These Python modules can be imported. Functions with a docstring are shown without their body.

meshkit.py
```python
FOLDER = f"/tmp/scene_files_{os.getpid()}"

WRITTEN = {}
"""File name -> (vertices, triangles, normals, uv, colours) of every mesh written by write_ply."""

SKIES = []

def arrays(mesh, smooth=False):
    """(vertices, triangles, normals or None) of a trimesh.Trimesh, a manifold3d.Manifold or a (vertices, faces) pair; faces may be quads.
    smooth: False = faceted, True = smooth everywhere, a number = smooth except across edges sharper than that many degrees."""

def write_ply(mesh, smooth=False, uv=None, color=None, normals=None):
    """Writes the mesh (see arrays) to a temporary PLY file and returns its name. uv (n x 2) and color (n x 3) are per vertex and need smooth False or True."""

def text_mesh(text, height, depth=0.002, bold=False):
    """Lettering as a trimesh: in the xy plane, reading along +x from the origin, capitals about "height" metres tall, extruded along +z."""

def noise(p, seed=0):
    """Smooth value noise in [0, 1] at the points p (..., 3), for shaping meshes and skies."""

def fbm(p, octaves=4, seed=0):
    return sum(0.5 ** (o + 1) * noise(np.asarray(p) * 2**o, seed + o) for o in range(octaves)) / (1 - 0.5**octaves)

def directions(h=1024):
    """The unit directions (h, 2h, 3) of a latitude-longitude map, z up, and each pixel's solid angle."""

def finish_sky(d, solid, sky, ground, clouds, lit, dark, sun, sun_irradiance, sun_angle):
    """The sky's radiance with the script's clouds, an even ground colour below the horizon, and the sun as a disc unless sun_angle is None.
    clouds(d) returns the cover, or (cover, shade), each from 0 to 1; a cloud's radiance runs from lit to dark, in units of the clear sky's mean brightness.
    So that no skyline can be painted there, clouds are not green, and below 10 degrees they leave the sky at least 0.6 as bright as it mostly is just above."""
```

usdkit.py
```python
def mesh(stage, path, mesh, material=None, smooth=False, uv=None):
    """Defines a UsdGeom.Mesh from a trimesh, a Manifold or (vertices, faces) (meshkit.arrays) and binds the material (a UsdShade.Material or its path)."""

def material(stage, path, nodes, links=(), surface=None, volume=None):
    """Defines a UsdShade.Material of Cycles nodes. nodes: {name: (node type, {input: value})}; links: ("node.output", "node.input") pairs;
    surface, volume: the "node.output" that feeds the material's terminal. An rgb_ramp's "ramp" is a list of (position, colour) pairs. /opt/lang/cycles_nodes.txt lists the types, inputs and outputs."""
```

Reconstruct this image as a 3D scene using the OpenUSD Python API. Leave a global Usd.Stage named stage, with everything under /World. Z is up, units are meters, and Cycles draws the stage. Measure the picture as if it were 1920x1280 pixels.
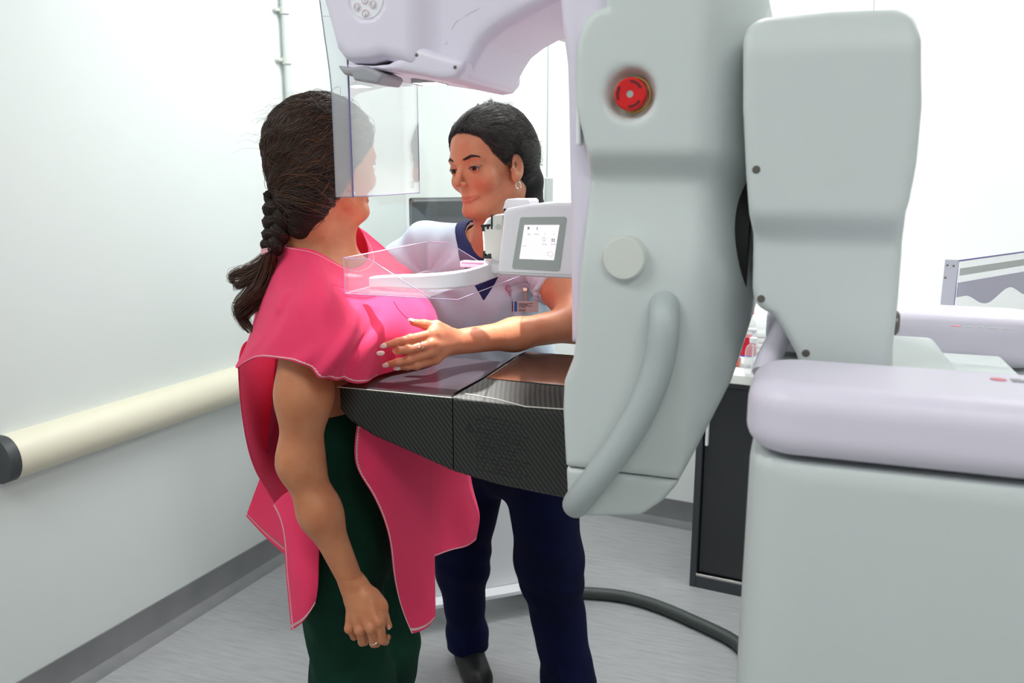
import math, random
import numpy as np, trimesh, usdkit, meshkit
from pxr import Usd, UsdGeom, UsdLux, UsdShade, Gf, Sdf, Vt
from shapely.geometry import Polygon, LineString, Point
from scipy.interpolate import CubicSpline, RectBivariateSpline
import manifold3d as m3

stage = Usd.Stage.CreateInMemory()
UsdGeom.SetStageUpAxis(stage, 'Z'); UsdGeom.SetStageMetersPerUnit(stage, 1.0)
UsdGeom.Xform.Define(stage, '/World'); UsdGeom.Scope.Define(stage, '/World/Looks')
rng = np.random.default_rng(7)

# ---------------------------------------------------------------- camera, light, exposure
# world axes: x along the machine from patient to column, y away across it, z up; the camera stands at the origin
FPX, EYE, PITCH, YAW = 1550.0, 1.48, math.radians(11.84), math.radians(19.0)
FW = np.array([-math.sin(YAW) * math.cos(PITCH), math.cos(YAW) * math.cos(PITCH), -math.sin(PITCH)])
RT = np.array([math.cos(YAW), math.sin(YAW), 0.0]); UP = np.cross(RT, FW); CAM = np.array([0, 0, EYE])
cam = UsdGeom.Camera.Define(stage, '/World/camera')
cam.CreateHorizontalApertureAttr(36.0); cam.CreateVerticalApertureAttr(24.0)
cam.CreateFocalLengthAttr(36.0 * FPX / 1920); cam.CreateFStopAttr(5.0); cam.CreateFocusDistanceAttr(1.72)
cam.CreateClippingRangeAttr((0.02, 100.0))
_m = np.eye(4); _m[0, :3], _m[1, :3], _m[2, :3], _m[3, :3] = RT, UP, -FW, CAM
cam.AddTransformOp().Set(Gf.Matrix4d(*_m.ravel().tolist()))
cam.CreateExposureAttr(-0.55)

ROT = math.radians(-6.3)            # the room's axes against the machine's
CORNER = np.array([-1.723, 3.494])  # back left corner of the room
RA, RB = np.array([math.cos(ROT), math.sin(ROT)]), np.array([math.sin(-ROT), math.cos(ROT)])   # along the back wall, along the left wall
def room(a, b, z=0.0):
    q = CORNER + a * RA - b * RB
    return np.array([q[0], q[1], z])

# ceiling light panels (the room's only light besides the lamp in the tube head): (a, b) in the room, size, strength
PANELS = [(1.1, 1.05, 1.2, 0.6, 17.0), (2.9, 0.9, 1.2, 0.6, 6.0), (0.75, 3.3, 1.2, 0.6, 7.0), (2.9, 3.6, 1.2, 0.6, 7.0)]
def ceiling_light(name, a, b, w, h, k):
    L = UsdLux.RectLight.Define(stage, name); L.CreateWidthAttr(w); L.CreateHeightAttr(h); L.CreateIntensityAttr(k); L.CreateColorAttr((0.97, 1.0, 0.985))
    L.AddTranslateOp().Set(Gf.Vec3d(*map(float, room(a, b, 2.655)))); L.AddRotateZOp().Set(math.degrees(ROT))

def ray(px, py):
    return FW + (px - 960) / FPX * RT - (py - 640) / FPX * UP
def at(px, py, Y):                  # the point at depth y = Y that the photograph shows at (px, py)
    r = ray(px, py); return CAM + r * (Y / r[1])
def atz(px, py, Z):
    r = ray(px, py); return CAM + r * ((Z - EYE) / r[2])
def ats(pts): return np.array([at(*p) for p in pts])
def xz(pts, Y): return [(q[0], q[2]) for q in (at(x, y, Y) for x, y in pts)]

# ---------------------------------------------------------------- scene helpers
used = {}
def path_of(parent, name):
    base = (parent.GetPath() if parent is not None else Sdf.Path('/World')).AppendChild(name)
    n = used.get(base, -1) + 1; used[base] = n
    return str(base) if n == 0 else '%s_%03d' % (base, n)
def data(prim, label=None, cat=None, group=None, kind=None):
    for k, v in (('label', label), ('category', cat), ('group', group), ('kind', kind)):
        if v: prim.SetCustomDataByKey(k, v)
    return prim
def obj(name, mesh, mat, parent=None, label=None, cat=None, group=None, kind=None, smooth=35, tint=None):
    p = path_of(parent, name)
    if isinstance(mesh, (list,)): mesh = join(mesh)
    if parent is not None:
        o = origin.get(str(parent.GetPath()))
        if o is not None:
            v, f, _ = meshkit.arrays(mesh); mesh = trimesh.Trimesh(v - o, f, process=False)
    m = usdkit.mesh(stage, p, mesh, mat, smooth=smooth)
    if tint is not None:
        pv = UsdGeom.PrimvarsAPI(m).CreatePrimvar('tint', Sdf.ValueTypeNames.Color3fArray, 'vertex'); pv.Set(Vt.Vec3fArray.FromNumpy(np.asarray(tint, np.float32)))
    origin[p] = origin.get(str(parent.GetPath())) if parent is not None else np.zeros(3)
    return data(m.GetPrim(), label, cat, group, kind)
origin = {}
def thing(name, label, cat, loc=(0, 0, 0), group=None, kind=None):
    p = path_of(None, name)
    x = UsdGeom.Xform.Define(stage, p); x.AddTranslateOp().Set(Gf.Vec3d(*map(float, loc)))
    origin[p] = np.asarray(loc, float)
    return data(x.GetPrim(), label, cat, group, kind)
def hairs(name, curves, width, mat, parent, tip=0.4):
    p = path_of(parent, name); o = origin[str(parent.GetPath())]
    c = UsdGeom.BasisCurves.Define(stage, p); c.CreateTypeAttr('cubic'); c.CreateBasisAttr('catmullRom'); c.CreateWrapAttr('pinned')
    c.CreateCurveVertexCountsAttr(Vt.IntArray([len(x) for x in curves]))
    c.CreatePointsAttr(Vt.Vec3fArray.FromNumpy((np.vstack(curves) - o).astype(np.float32)))
    w = np.concatenate([width * np.linspace(1, tip, len(x)) for x in curves])
    c.CreateWidthsAttr(Vt.FloatArray.FromNumpy(w.astype(np.float32))); c.SetWidthsInterpolation('vertex')
    UsdShade.MaterialBindingAPI.Apply(c.GetPrim()).Bind(mat)
    return data(c.GetPrim(), kind='stuff')

# ---------------------------------------------------------------- shapes
def tm(m):
    if isinstance(m, trimesh.Trimesh): return m
    v, f, _ = meshkit.arrays(m); return trimesh.Trimesh(v, f, process=False)
def join(ms): return trimesh.util.concatenate([tm(m) for m in ms])
def rbox(lo, hi, r=0.004, seg=12):
    lo, hi = np.minimum(lo, hi).astype(float), np.maximum(lo, hi).astype(float); r = min(r, (hi - lo).min() / 2 * 0.98)
    s = m3.Manifold.sphere(r, seg)
    return tm(m3.Manifold.batch_hull([s.translate([x, y, z]) for x in (lo[0] + r, hi[0] - r) for y in (lo[1] + r, hi[1] - r) for z in (lo[2] + r, hi[2] - r)]))
def hullprism(poly, axis, c0, c1, r=0.004):
    """convex rounded prism: 2-D points in the two axes that are not `axis`, from c0 to c1"""
    s = m3.Manifold.sphere(r, 12); P = Polygon(poly).convex_hull.buffer(-r, join_style=2); out = []
    for c in (c0 + r, c1 - r):
        for q in list(P.exterior.coords)[:-1]:
            v = list(q); v.insert(axis, c); out.append(s.translate(v))
    return tm(m3.Manifold.batch_hull(out))
def prism(poly, axis, c0, c1, bev=0.0):
    """prism of any outline, optional chamfer by stacked insets is left to nets()"""
    P = poly if isinstance(poly, Polygon) else Polygon(poly)
    P = P.buffer(0)
    if bev:
        P = P.buffer(-bev).buffer(bev)
    m = trimesh.creation.extrude_polygon(P, abs(c1 - c0), engine='earcut')
    v = m.vertices.copy(); lo = min(c0, c1)
    if axis == 2: v[:, 2] += lo; out = v
    elif axis == 1: out = np.stack([v[:, 0], v[:, 2] + lo, v[:, 1]], 1)
    else: out = np.stack([v[:, 2] + lo, v[:, 0], v[:, 1]], 1)
    f = m.faces if axis != 1 else m.faces[:, ::-1]
    return trimesh.Trimesh(out, f, process=False)
def frame_of(d):
    d = np.asarray(d, float); d = d / np.linalg.norm(d); a = np.array([0, 0, 1.0]) if abs(d[2]) < 0.9 else np.array([1.0, 0, 0])
    u = np.cross(a, d); u /= np.linalg.norm(u); return u, np.cross(d, u), d
def lathe(profile, base, axis, n=40):
    """profile: (radius, distance along axis) pairs"""
    u, v, d = frame_of(axis); prof = np.array(profile, float); t = np.arange(n) / n * 2 * np.pi
    c = np.cos(t)[None, :, None] * u + np.sin(t)[None, :, None] * v
    V = (np.asarray(base, float) + prof[:, None, 1:2] * d + prof[:, None, 0:1] * c).reshape(-1, 3); F = []
    for i in range(len(prof) - 1):
        for j in range(n):
            a, b = i * n + j, i * n + (j + 1) % n
            F += [(a, b, b + n), (a, b + n, a + n)]
    k = len(V); V = np.vstack([V, np.asarray(base, float) + prof[0, 1] * d, np.asarray(base, float) + prof[-1, 1] * d])
    for j in range(n):
        F += [(k, (j + 1) % n, j), (k + 1, (len(prof) - 1) * n + j, (len(prof) - 1) * n + (j + 1) % n)]
    return trimesh.Trimesh(V, F, process=False)
def smoothpath(pts, n):
    pts = np.asarray(pts, float); t = np.r_[0, np.cumsum(np.linalg.norm(np.diff(pts, axis=0), axis=1))]
    return CubicSpline(t, pts)(np.linspace(0, t[-1], n))
def tube(pts, r, n=14, cap=True, flat=1.0, side=None):
    pts = np.asarray(pts, float); r = np.broadcast_to(r, len(pts)); T = np.gradient(pts, axis=0); T /= np.linalg.norm(T, axis=1, keepdims=True)
    u = frame_of(T[0])[0] if side is None else np.asarray(side, float); V = []
    a = np.arange(n) / n * 2 * np.pi
    for p, t, q in zip(pts, T, r):
        u = u - t * (u @ t); u /= np.linalg.norm(u); w = np.cross(t, u)
        V.append(p + q * (np.cos(a)[:, None] * u + flat * np.sin(a)[:, None] * w))
    V = np.vstack(V); F = []
    for i in range(len(pts) - 1):
        for j in range(n):
            x, y = i * n + j, i * n + (j + 1) % n; F += [(x, y, y + n), (x, y + n, x + n)]
    if cap:
        k = len(V); V = np.vstack([V, pts[0], pts[-1]]); e = (len(pts) - 1) * n
        for j in range(n): F += [(k, (j + 1) % n, j), (k + 1, e + j, e + (j + 1) % n)]
    return trimesh.Trimesh(V, F, process=False)
def rounded_ends(pts, r, n=16, k=6):
    """a tube with dome ends"""
    pts = np.asarray(pts, float); d0, d1 = pts[0] - pts[1], pts[-1] - pts[-2]; d0 /= np.linalg.norm(d0); d1 /= np.linalg.norm(d1)
    t = np.linspace(0, np.pi / 2 * 0.97, k)[1:]
    P = np.vstack([[pts[0] + d0 * r * math.sin(a) for a in t[::-1]], pts, [pts[-1] + d1 * r * math.sin(a) for a in t]])
    R = np.r_[r * np.cos(t[::-1]), np.full(len(pts), r), r * np.cos(t)]
    return tube(P, R, n)
def sheet(P, th):
    """thick cloth from a grid of points (rows, columns, 3)"""
    P = np.asarray(P, float); n, m = P.shape[:2]
    a, b = np.gradient(P, axis=0), np.gradient(P, axis=1); N = np.cross(a, b); N /= np.maximum(np.linalg.norm(N, axis=2, keepdims=True), 1e-9)
    V = np.vstack([(P + N * th / 2).reshape(-1, 3), (P - N * th / 2).reshape(-1, 3)]); k = n * m
    i, j = np.meshgrid(np.arange(n - 1), np.arange(m - 1), indexing='ij'); q = (i * m + j).ravel()
    F = [np.stack([q, q + 1, q + m + 1], 1)[:, ::-1], np.stack([q, q + m + 1, q + m], 1)[:, ::-1], np.stack([q, q + 1, q + m + 1], 1) + k, np.stack([q, q + m + 1, q + m], 1) + k]
    F[0], F[1], F[2], F[3] = F[0][:, ::-1], F[1][:, ::-1], F[2][:, ::-1], F[3][:, ::-1]
    rim = np.r_[np.arange(m), np.arange(1, n) * m + m - 1, (n - 1) * m + np.arange(m - 2, -1, -1), np.arange(n - 2, 0, -1) * m]
    r2 = np.roll(rim, -1); F += [np.stack([rim, rim + k, r2 + k], 1), np.stack([rim, r2 + k, r2], 1)]
    t = trimesh.Trimesh(V, np.vstack(F), process=False)
    return t
def grid(ctrl, n, m):
    """smooth surface through a small grid of control points"""
    C = np.asarray(ctrl, float); r, c = C.shape[:2]
    A = CubicSpline(np.arange(r), C, axis=0, bc_type='natural')(np.linspace(0, r - 1, n))
    return CubicSpline(np.arange(c), A, axis=1, bc_type='natural')(np.linspace(0, c - 1, m))

# distance fields -> meshes
def smin(a, b, k):
    h = np.maximum(k - np.abs(a - b), 0) / k
    return np.minimum(a, b) - h * h * k / 4
def smax(a, b, k): return -smin(-a, -b, k)
def cone(p, a, b, ra, rb=None):
    rb = ra if rb is None else rb
    a = np.asarray(a, float); d = np.asarray(b, float) - a; q = p - a; h = np.clip(q @ d / (d @ d), 0, 1)
    return np.linalg.norm(q - h[:, None] * d, axis=1) - (ra + (rb - ra) * h)
def ball(p, c, r): return np.linalg.norm(p - np.asarray(c, float), axis=1) - r
def ell(p, c, r, R=None):
    q = p - np.asarray(c, float)
    if R is not None: q = q @ R            # columns of R are the ellipsoid's axes
    r = np.asarray(r, float); k0 = np.linalg.norm(q / r, axis=1); k1 = np.linalg.norm(q / (r * r), axis=1)
    return k0 * (k0 - 1) / np.maximum(k1, 1e-9)
def chain(p, pts, rad, k=0.01):
    d = None
    for a, b, ra, rb in zip(pts[:-1], pts[1:], rad[:-1], rad[1:]):
        e = cone(p, a, b, ra, rb); d = e if d is None else smin(d, e, k)
    return d
def poly2(x, y, poly):
    P = np.asarray(poly, float); d = np.full(len(x), 1e9); s = np.ones(len(x)); n = len(P)
    for i in range(n):
        a, b = P[i], P[i - 1]; ex, ey = b - a; wx, wy = x - a[0], y - a[1]
        h = np.clip((wx * ex + wy * ey) / max(ex * ex + ey * ey, 1e-12), 0, 1); d = np.minimum(d, (wx - ex * h) ** 2 + (wy - ey * h) ** 2)
        c1, c2, c3 = y >= a[1], y < b[1], ex * wy > ey * wx
        s = np.where((c1 & c2 & c3) | (~c1 & ~c2 & ~c3), -s, s)
    return s * np.sqrt(d)
def slab(d2, t, c0, c1, r):
    """rounded extrusion of a 2-D field along t"""
    dy = np.abs(t - (c0 + c1) / 2) - abs(c1 - c0) / 2 + r; d2 = d2 + r
    return np.minimum(np.maximum(d2, dy), 0) + np.hypot(np.maximum(d2, 0), np.maximum(dy, 0)) - r
def bx(p, c, h, r=0.0):
    q = np.abs(p - np.asarray(c, float)) - np.asarray(h, float) + r
    return np.linalg.norm(np.maximum(q, 0), axis=1) + np.minimum(q.max(1), 0) - r
def nets(f, lo, hi, h, B=6, fit=2, slack=1.3):
    lo, hi = np.asarray(lo, float), np.asarray(hi, float); nb = np.maximum(np.ceil((hi - lo) / h / B).astype(int), 1); n = nb * B + 1
    c = np.stack(np.meshgrid(*[np.arange(k) for k in nb], indexing='ij'), -1).reshape(-1, 3)
    val = f(lo + (c * B + B / 2) * h); G = np.repeat(np.repeat(np.repeat(val.reshape(nb), B, 0), B, 1), B, 2); G = np.pad(G, [(0, 1)] * 3, mode='edge')
    keep = np.abs(val) < B * h * 0.87 * slack + 0.004; M = np.zeros(n, bool)
    for i, j, k in c[keep]: M[i * B:i * B + B + 1, j * B:j * B + B + 1, k * B:k * B + B + 1] = True
    idx = np.argwhere(M)
    for s in range(0, len(idx), 400000):
        q = idx[s:s + 400000]; G[q[:, 0], q[:, 1], q[:, 2]] = f(lo + q * h)
    S = G < 0; S[0] = S[-1] = False; S[:, 0] = S[:, -1] = False; S[:, :, 0] = S[:, :, -1] = False
    cs = sum(S[i:n[0] - 1 + i, j:n[1] - 1 + j, k:n[2] - 1 + k].astype(np.int8) for i in (0, 1) for j in (0, 1) for k in (0, 1))
    act = (cs > 0) & (cs < 8); cells = np.argwhere(act); ids = np.full(act.shape, -1); ids[act] = np.arange(len(cells))
    acc, cnt = np.zeros((len(cells), 3)), np.zeros(len(cells))
    for ax in range(3):
        for o1 in (0, 1):
            for o2 in (0, 1):
                off = np.zeros(3, int); oth = [x for x in range(3) if x != ax]; off[oth[0]], off[oth[1]] = o1, o2
                a = cells + off; b = a.copy(); b[:, ax] += 1
                va, vb = G[tuple(a.T)], G[tuple(b.T)]; x = S[tuple(a.T)] != S[tuple(b.T)]
                t = np.where(x, va / np.where(np.abs(va - vb) < 1e-12, 1e-12, va - vb), 0.5); t = np.clip(t, 0.02, 0.98)
                e = a.astype(float); e[:, ax] += t; acc[x] += e[x]; cnt[x] += 1
    V = lo + acc / cnt[:, None] * h; F = []
    for ax in range(3):
        oth = [(ax + 1) % 3, (ax + 2) % 3]
        A = np.take(S, np.arange(n[ax] - 1), ax); Bq = np.take(S, np.arange(1, n[ax]), ax); e = np.argwhere(A != Bq); e = e[(e[:, oth[0]] > 0) & (e[:, oth[1]] > 0)]
        ins = S[tuple(e.T)]; q = []
        for o1, o2 in ((0, 0), (1, 0), (1, 1), (0, 1)):
            d = e.copy(); d[:, oth[0]] -= 1 - o1; d[:, oth[1]] -= 1 - o2; q.append(ids[tuple(d.T)])
        q = np.stack(q, 1); q[~ins] = q[~ins][:, ::-1]; F.append(q)
    Q = np.vstack(F); F = np.vstack([Q[:, [0, 1, 2]], Q[:, [0, 2, 3]]])
    for _ in range(fit):
        e = h * 0.3; K = np.array([[1, -1, -1], [-1, -1, 1], [-1, 1, -1], [1, 1, 1]]) * e; fs = [f(V + k) for k in K]
        g = sum(k[None] * v[:, None] for k, v in zip(K, fs)) / (4 * e * e); d = f(V); g2 = np.maximum((g * g).sum(1), 0.2)
        st = np.clip(d / g2, -h * 0.6, h * 0.6)[:, None] * g; V = V - st
    return trimesh.Trimesh(V, F, process=False)
def mani(m): return m3.Manifold(m3.Mesh(np.asarray(m.vertices, np.float32), np.asarray(m.faces, np.uint32)))
def union(ms):
    out = m3.Manifold.batch_boolean([mani(m) for m in ms], m3.OpType.Add)
    return tm(out)

# ---------------------------------------------------------------- materials
def lin(c):
    c = np.asarray(c, float) / 255; return tuple(np.where(c <= 0.04045, c / 12.92, ((c + 0.055) / 1.055) ** 2.4))
def mat(name, rgb, rough=0.5, bump=None, vary=None, **kw):
    """rgb in 0..255 sRGB; bump = (scale, strength); vary = (scale, second colour)"""
    n = {'p': ('principled_bsdf', {'base_color': lin(rgb), 'roughness': rough, **kw})}; l = []
    if bump or vary: n['tc'] = ('texture_coordinate', {})
    if bump:
        n['bn'] = ('noise_texture', {'scale': bump[0], 'detail': 3.0}); n['b'] = ('bump', {'strength': bump[1], 'distance': 0.002})
        l += [('tc.object', 'bn.vector'), ('bn.fac', 'b.height'), ('b.normal', 'p.normal')]
    if vary:
        n['vn'] = ('noise_texture', {'scale': vary[0], 'detail': 4.0}); n['vr'] = ('rgb_ramp', {'ramp': [(0.35, lin(rgb)), (0.68, lin(vary[1]))]})
        l += [('tc.object', 'vn.vector'), ('vn.fac', 'vr.fac'), ('vr.color', 'p.base_color')]
    return usdkit.material(stage, '/World/Looks/' + name, n, l, surface='p.BSDF')
def skin(name, rgb, red):
    return usdkit.material(stage, '/World/Looks/' + name, {
        'tc': ('texture_coordinate', {}), 'n': ('noise_texture', {'scale': 28.0, 'detail': 5.0}), 'r': ('rgb_ramp', {'ramp': [(0.3, lin(rgb)), (0.75, lin(red))]}),
        'f': ('noise_texture', {'scale': 700.0, 'detail': 2.0}), 'b': ('bump', {'strength': 0.12, 'distance': 0.001}),
        'a': ('attribute', {'attribute': 'tint'}), 'x': ('mix_color', {'blend_type': 'multiply', 'fac': 1.0}),
        'p': ('principled_bsdf', {'roughness': 0.43, 'subsurface_weight': 0.12, 'subsurface_scale': 0.006, 'subsurface_radius': (1.0, 0.35, 0.2), 'specular_ior_level': 0.4})},
        [('tc.object', 'n.vector'), ('n.fac', 'r.fac'), ('tc.object', 'f.vector'), ('f.fac', 'b.height'), ('b.normal', 'p.normal'), ('r.color', 'x.a'), ('a.color', 'x.b'), ('x.result', 'p.base_color')], surface='p.BSDF')
def clear(name, tint=(0.97, 0.97, 0.985), haze=0.04, rough=0.02, hazecol=(0.85, 0.86, 0.92), refl=0.85, pw=4.0):
    """a thin clear sheet: plain transparency, mirror reflection that grows towards grazing angles, a little milky haze"""
    return usdkit.material(stage, '/World/Looks/' + name, {
        't': ('transparent_bsdf', {'color': tint}), 'g': ('glossy_bsdf', {'roughness': rough, 'color': (0.95, 0.95, 0.95)}), 'd': ('translucent_bsdf', {'color': hazecol}), 'd2': ('diffuse_bsdf', {'color': hazecol}), 'dd': ('mix_closure', {'fac': 0.5}),
        'lw': ('layer_weight', {'blend': 0.5}), 'pw': ('math', {'math_type': 'power', 'value2': pw}), 'ma': ('math', {'math_type': 'multiply_add', 'value2': refl, 'value3': 0.03}), 'm': ('mix_closure', {}), 'h': ('mix_closure', {'fac': haze})},
        [('d.BSDF', 'dd.closure1'), ('d2.BSDF', 'dd.closure2'), ('lw.facing', 'pw.value1'), ('pw.value', 'ma.value1'), ('ma.value', 'm.fac'), ('t.BSDF', 'm.closure1'), ('g.BSDF', 'm.closure2'), ('m.closure', 'h.closure1'), ('dd.closure', 'h.closure2')], surface='h.closure')
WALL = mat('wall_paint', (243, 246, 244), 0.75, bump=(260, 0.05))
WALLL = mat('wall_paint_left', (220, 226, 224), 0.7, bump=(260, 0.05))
CEIL = mat('ceiling_white', (240, 240, 240), 0.9)
GREY = mat('machine_grey', (207, 213, 212), 0.42, bump=(900, 0.08))
GREYD = mat('handle_grey', (178, 187, 187), 0.45, bump=(900, 0.08))
LILAC = mat('machine_lilac', (226, 219, 234), 0.4, bump=(900, 0.06))
WHITE = mat('white_plastic', (236, 236, 240), 0.38)
PALE = mat('pale_metal', (208, 212, 205), 0.4)
BLACK = mat('black_plastic', (14, 15, 16), 0.5)
DARK = mat('dark_recess', (22, 24, 24), 0.7)
STEEL = mat('brushed_steel', (150, 145, 136), 0.32, metallic=1.0)
SCREWM = mat('screw_metal', (118, 112, 106), 0.4, metallic=0.8)
SILVER = mat('silver', (225, 222, 215), 0.18, metallic=1.0)
KNOB = mat('knob_satin', (226, 228, 222), 0.3, metallic=0.35)
RED = mat('signal_red', (214, 14, 20), 0.35)
REDD = mat('dark_red_print', (92, 14, 16), 0.5)
YEL = mat('signal_yellow', (226, 160, 10), 0.4)
BEZEL = mat('screen_bezel', (168, 177, 173), 0.45)
SEAM = mat('seam_shadow_gap', (120, 122, 124), 0.6)
INK = mat('grey_print', (168, 172, 174), 0.6)
INKD = mat('dark_print', (14, 14, 14), 0.35)
PINKINK = mat('pink_print', (224, 168, 192), 0.5)
CREAM = mat('cream_vinyl', (226, 222, 201), 0.45)
COVE = mat('cove_vinyl', (116, 117, 119), 0.55, vary=(9, (126, 126, 128)))
CHAR = mat('charcoal_laminate', (62, 65, 69), 0.5, bump=(400, 0.05))
CHARD = mat('charcoal_laminate_door', (49, 51, 54), 0.5)
CTOP = mat('counter_white', (240, 240, 234), 0.35)
HOSE = mat('ribbed_grey_hose', (62, 68, 67), 0.5)
PCLEAR = clear('clear_acrylic', haze=0.05)
SHIELD = clear('shield_acrylic', tint=(0.985, 0.985, 0.99), haze=0.07, hazecol=(0.86, 0.88, 0.9), pw=2.0, refl=0.8)
FLANGE = clear('shield_flange_acrylic', tint=(0.96, 0.965, 0.975), haze=0.24, hazecol=(0.84, 0.88, 0.91), pw=2.0, refl=0.6)
TRAYC = clear('tray_polycarbonate', tint=(0.98, 0.965, 0.985), haze=0.05)
GLASS = clear('lead_glass', tint=(0.985, 0.995, 0.99), haze=0.02)
EDGE = mat('acrylic_edge_violet', (98, 84, 158), 0.25)
EDGEP = mat('acrylic_edge_pale', (198, 182, 214), 0.2)
LAMP = usdkit.material(stage, '/World/Looks/lamp_diffuser', {'e': ('emission', {'color': (0.97, 1.0, 0.985), 'strength': 6.0})}, surface='e.emission')
SCREEN = usdkit.material(stage, '/World/Looks/lit_screen', {'e': ('emission', {'color': (1.0, 0.97, 1.0), 'strength': 1.5})}, surface='e.emission')
FLOORM = usdkit.material(stage, '/World/Looks/floor_vinyl', {
    'tc': ('texture_coordinate', {}), 'mp': ('mapping', {'rotation': (0, 0, 0.35), 'scale': (3.0, 26.0, 3.0)}), 'n': ('noise_texture', {'scale': 3.0, 'detail': 6.0, 'roughness': 0.62}),
    'r': ('rgb_ramp', {'ramp': [(0.3, lin((152, 151, 153))), (0.5, lin((164, 164, 166))), (0.72, lin((172, 172, 173)))]}),
    'p': ('principled_bsdf', {'roughness': 0.42})}, [('tc.object', 'mp.vector'), ('mp.vector', 'n.vector'), ('n.fac', 'r.fac'), ('r.color', 'p.base_color')], surface='p.BSDF')
def weave(name, rot, scale, c0, c1, rough=0.3, coat=0.2):
    return usdkit.material(stage, '/World/Looks/' + name, {
        'tc': ('texture_coordinate', {}), 'mp': ('mapping', {'rotation': rot}), 'w': ('wave_texture', {'wave_type': 'bands', 'bands_direction': 'x', 'scale': scale, 'distortion': 0.0}),
        'r': ('rgb_ramp', {'ramp': [(0.25, lin(c0)), (0.8, lin(c1))]}), 'p': ('principled_bsdf', {'roughness': rough, 'coat_weight': coat, 'coat_roughness': 0.12})},
        [('tc.object', 'mp.vector'), ('mp.vector', 'w.vector'), ('w.fac', 'r.fac'), ('r.color', 'p.base_color')], surface='p.BSDF')
CARBON = weave('carbon_fibre', (0, math.radians(38), 0), 45.0, (16, 17, 16), (50, 50, 46))
CARBONM = weave('carbon_matt', (0, math.radians(38), 0), 45.0, (24, 25, 23), (60, 60, 55), 0.55, 0.0)
CARBONT = weave('carbon_top', (0, 0, math.radians(40)), 110.0, (40, 38, 42), (86, 82, 88), 0.2)
GLOSSY = mat('black_gloss', (26, 27, 30), 0.06, coat_weight=1.0, coat_roughness=0.02)

# ---------------------------------------------------------------- the room
LA, LB, HZ = 4.7, 5.6, 2.7
def slab_room(a0, a1, b0, b1, z0, z1):
    lo = trimesh.creation.box([a1 - a0, b1 - b0, z1 - z0]); lo.apply_translation([(a0 + a1) / 2, -(b0 + b1) / 2, (z0 + z1) / 2])
    R = np.eye(4); R[:2, 0], R[:2, 1] = RA, RB; R[:2, 3] = CORNER; lo.apply_transform(R); return lo
obj('floor', slab_room(-0.1, LA + 0.1, -0.1, LB + 0.1, -0.1, 0), FLOORM, kind='structure', label='pale grey streaked vinyl floor')
obj('ceiling', slab_room(-0.1, LA + 0.1, -0.1, LB + 0.1, HZ, HZ + 0.1), CEIL, kind='structure', label='plain white ceiling of the room')
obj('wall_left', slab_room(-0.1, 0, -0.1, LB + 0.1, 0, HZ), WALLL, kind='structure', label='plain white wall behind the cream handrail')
obj('wall_right', slab_room(LA, LA + 0.1, -0.1, LB + 0.1, 0, HZ), WALL, kind='structure', label='white wall beside the machine column')
obj('wall_front', slab_room(0, LA, LB, LB + 0.1, 0, HZ), WALL, kind='structure', label='white wall behind the camera')
wb = data(UsdGeom.Xform.Define(stage, '/World/wall_back').GetPrim(), 'white panelled wall at the back of the room', kind='structure'); used[Sdf.Path('/World/wall_back')] = 0; origin['/World/wall_back'] = np.zeros(3)
obj('backing', slab_room(0, LA, -0.1, -0.006, 0, HZ), SEAM, wb)
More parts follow.
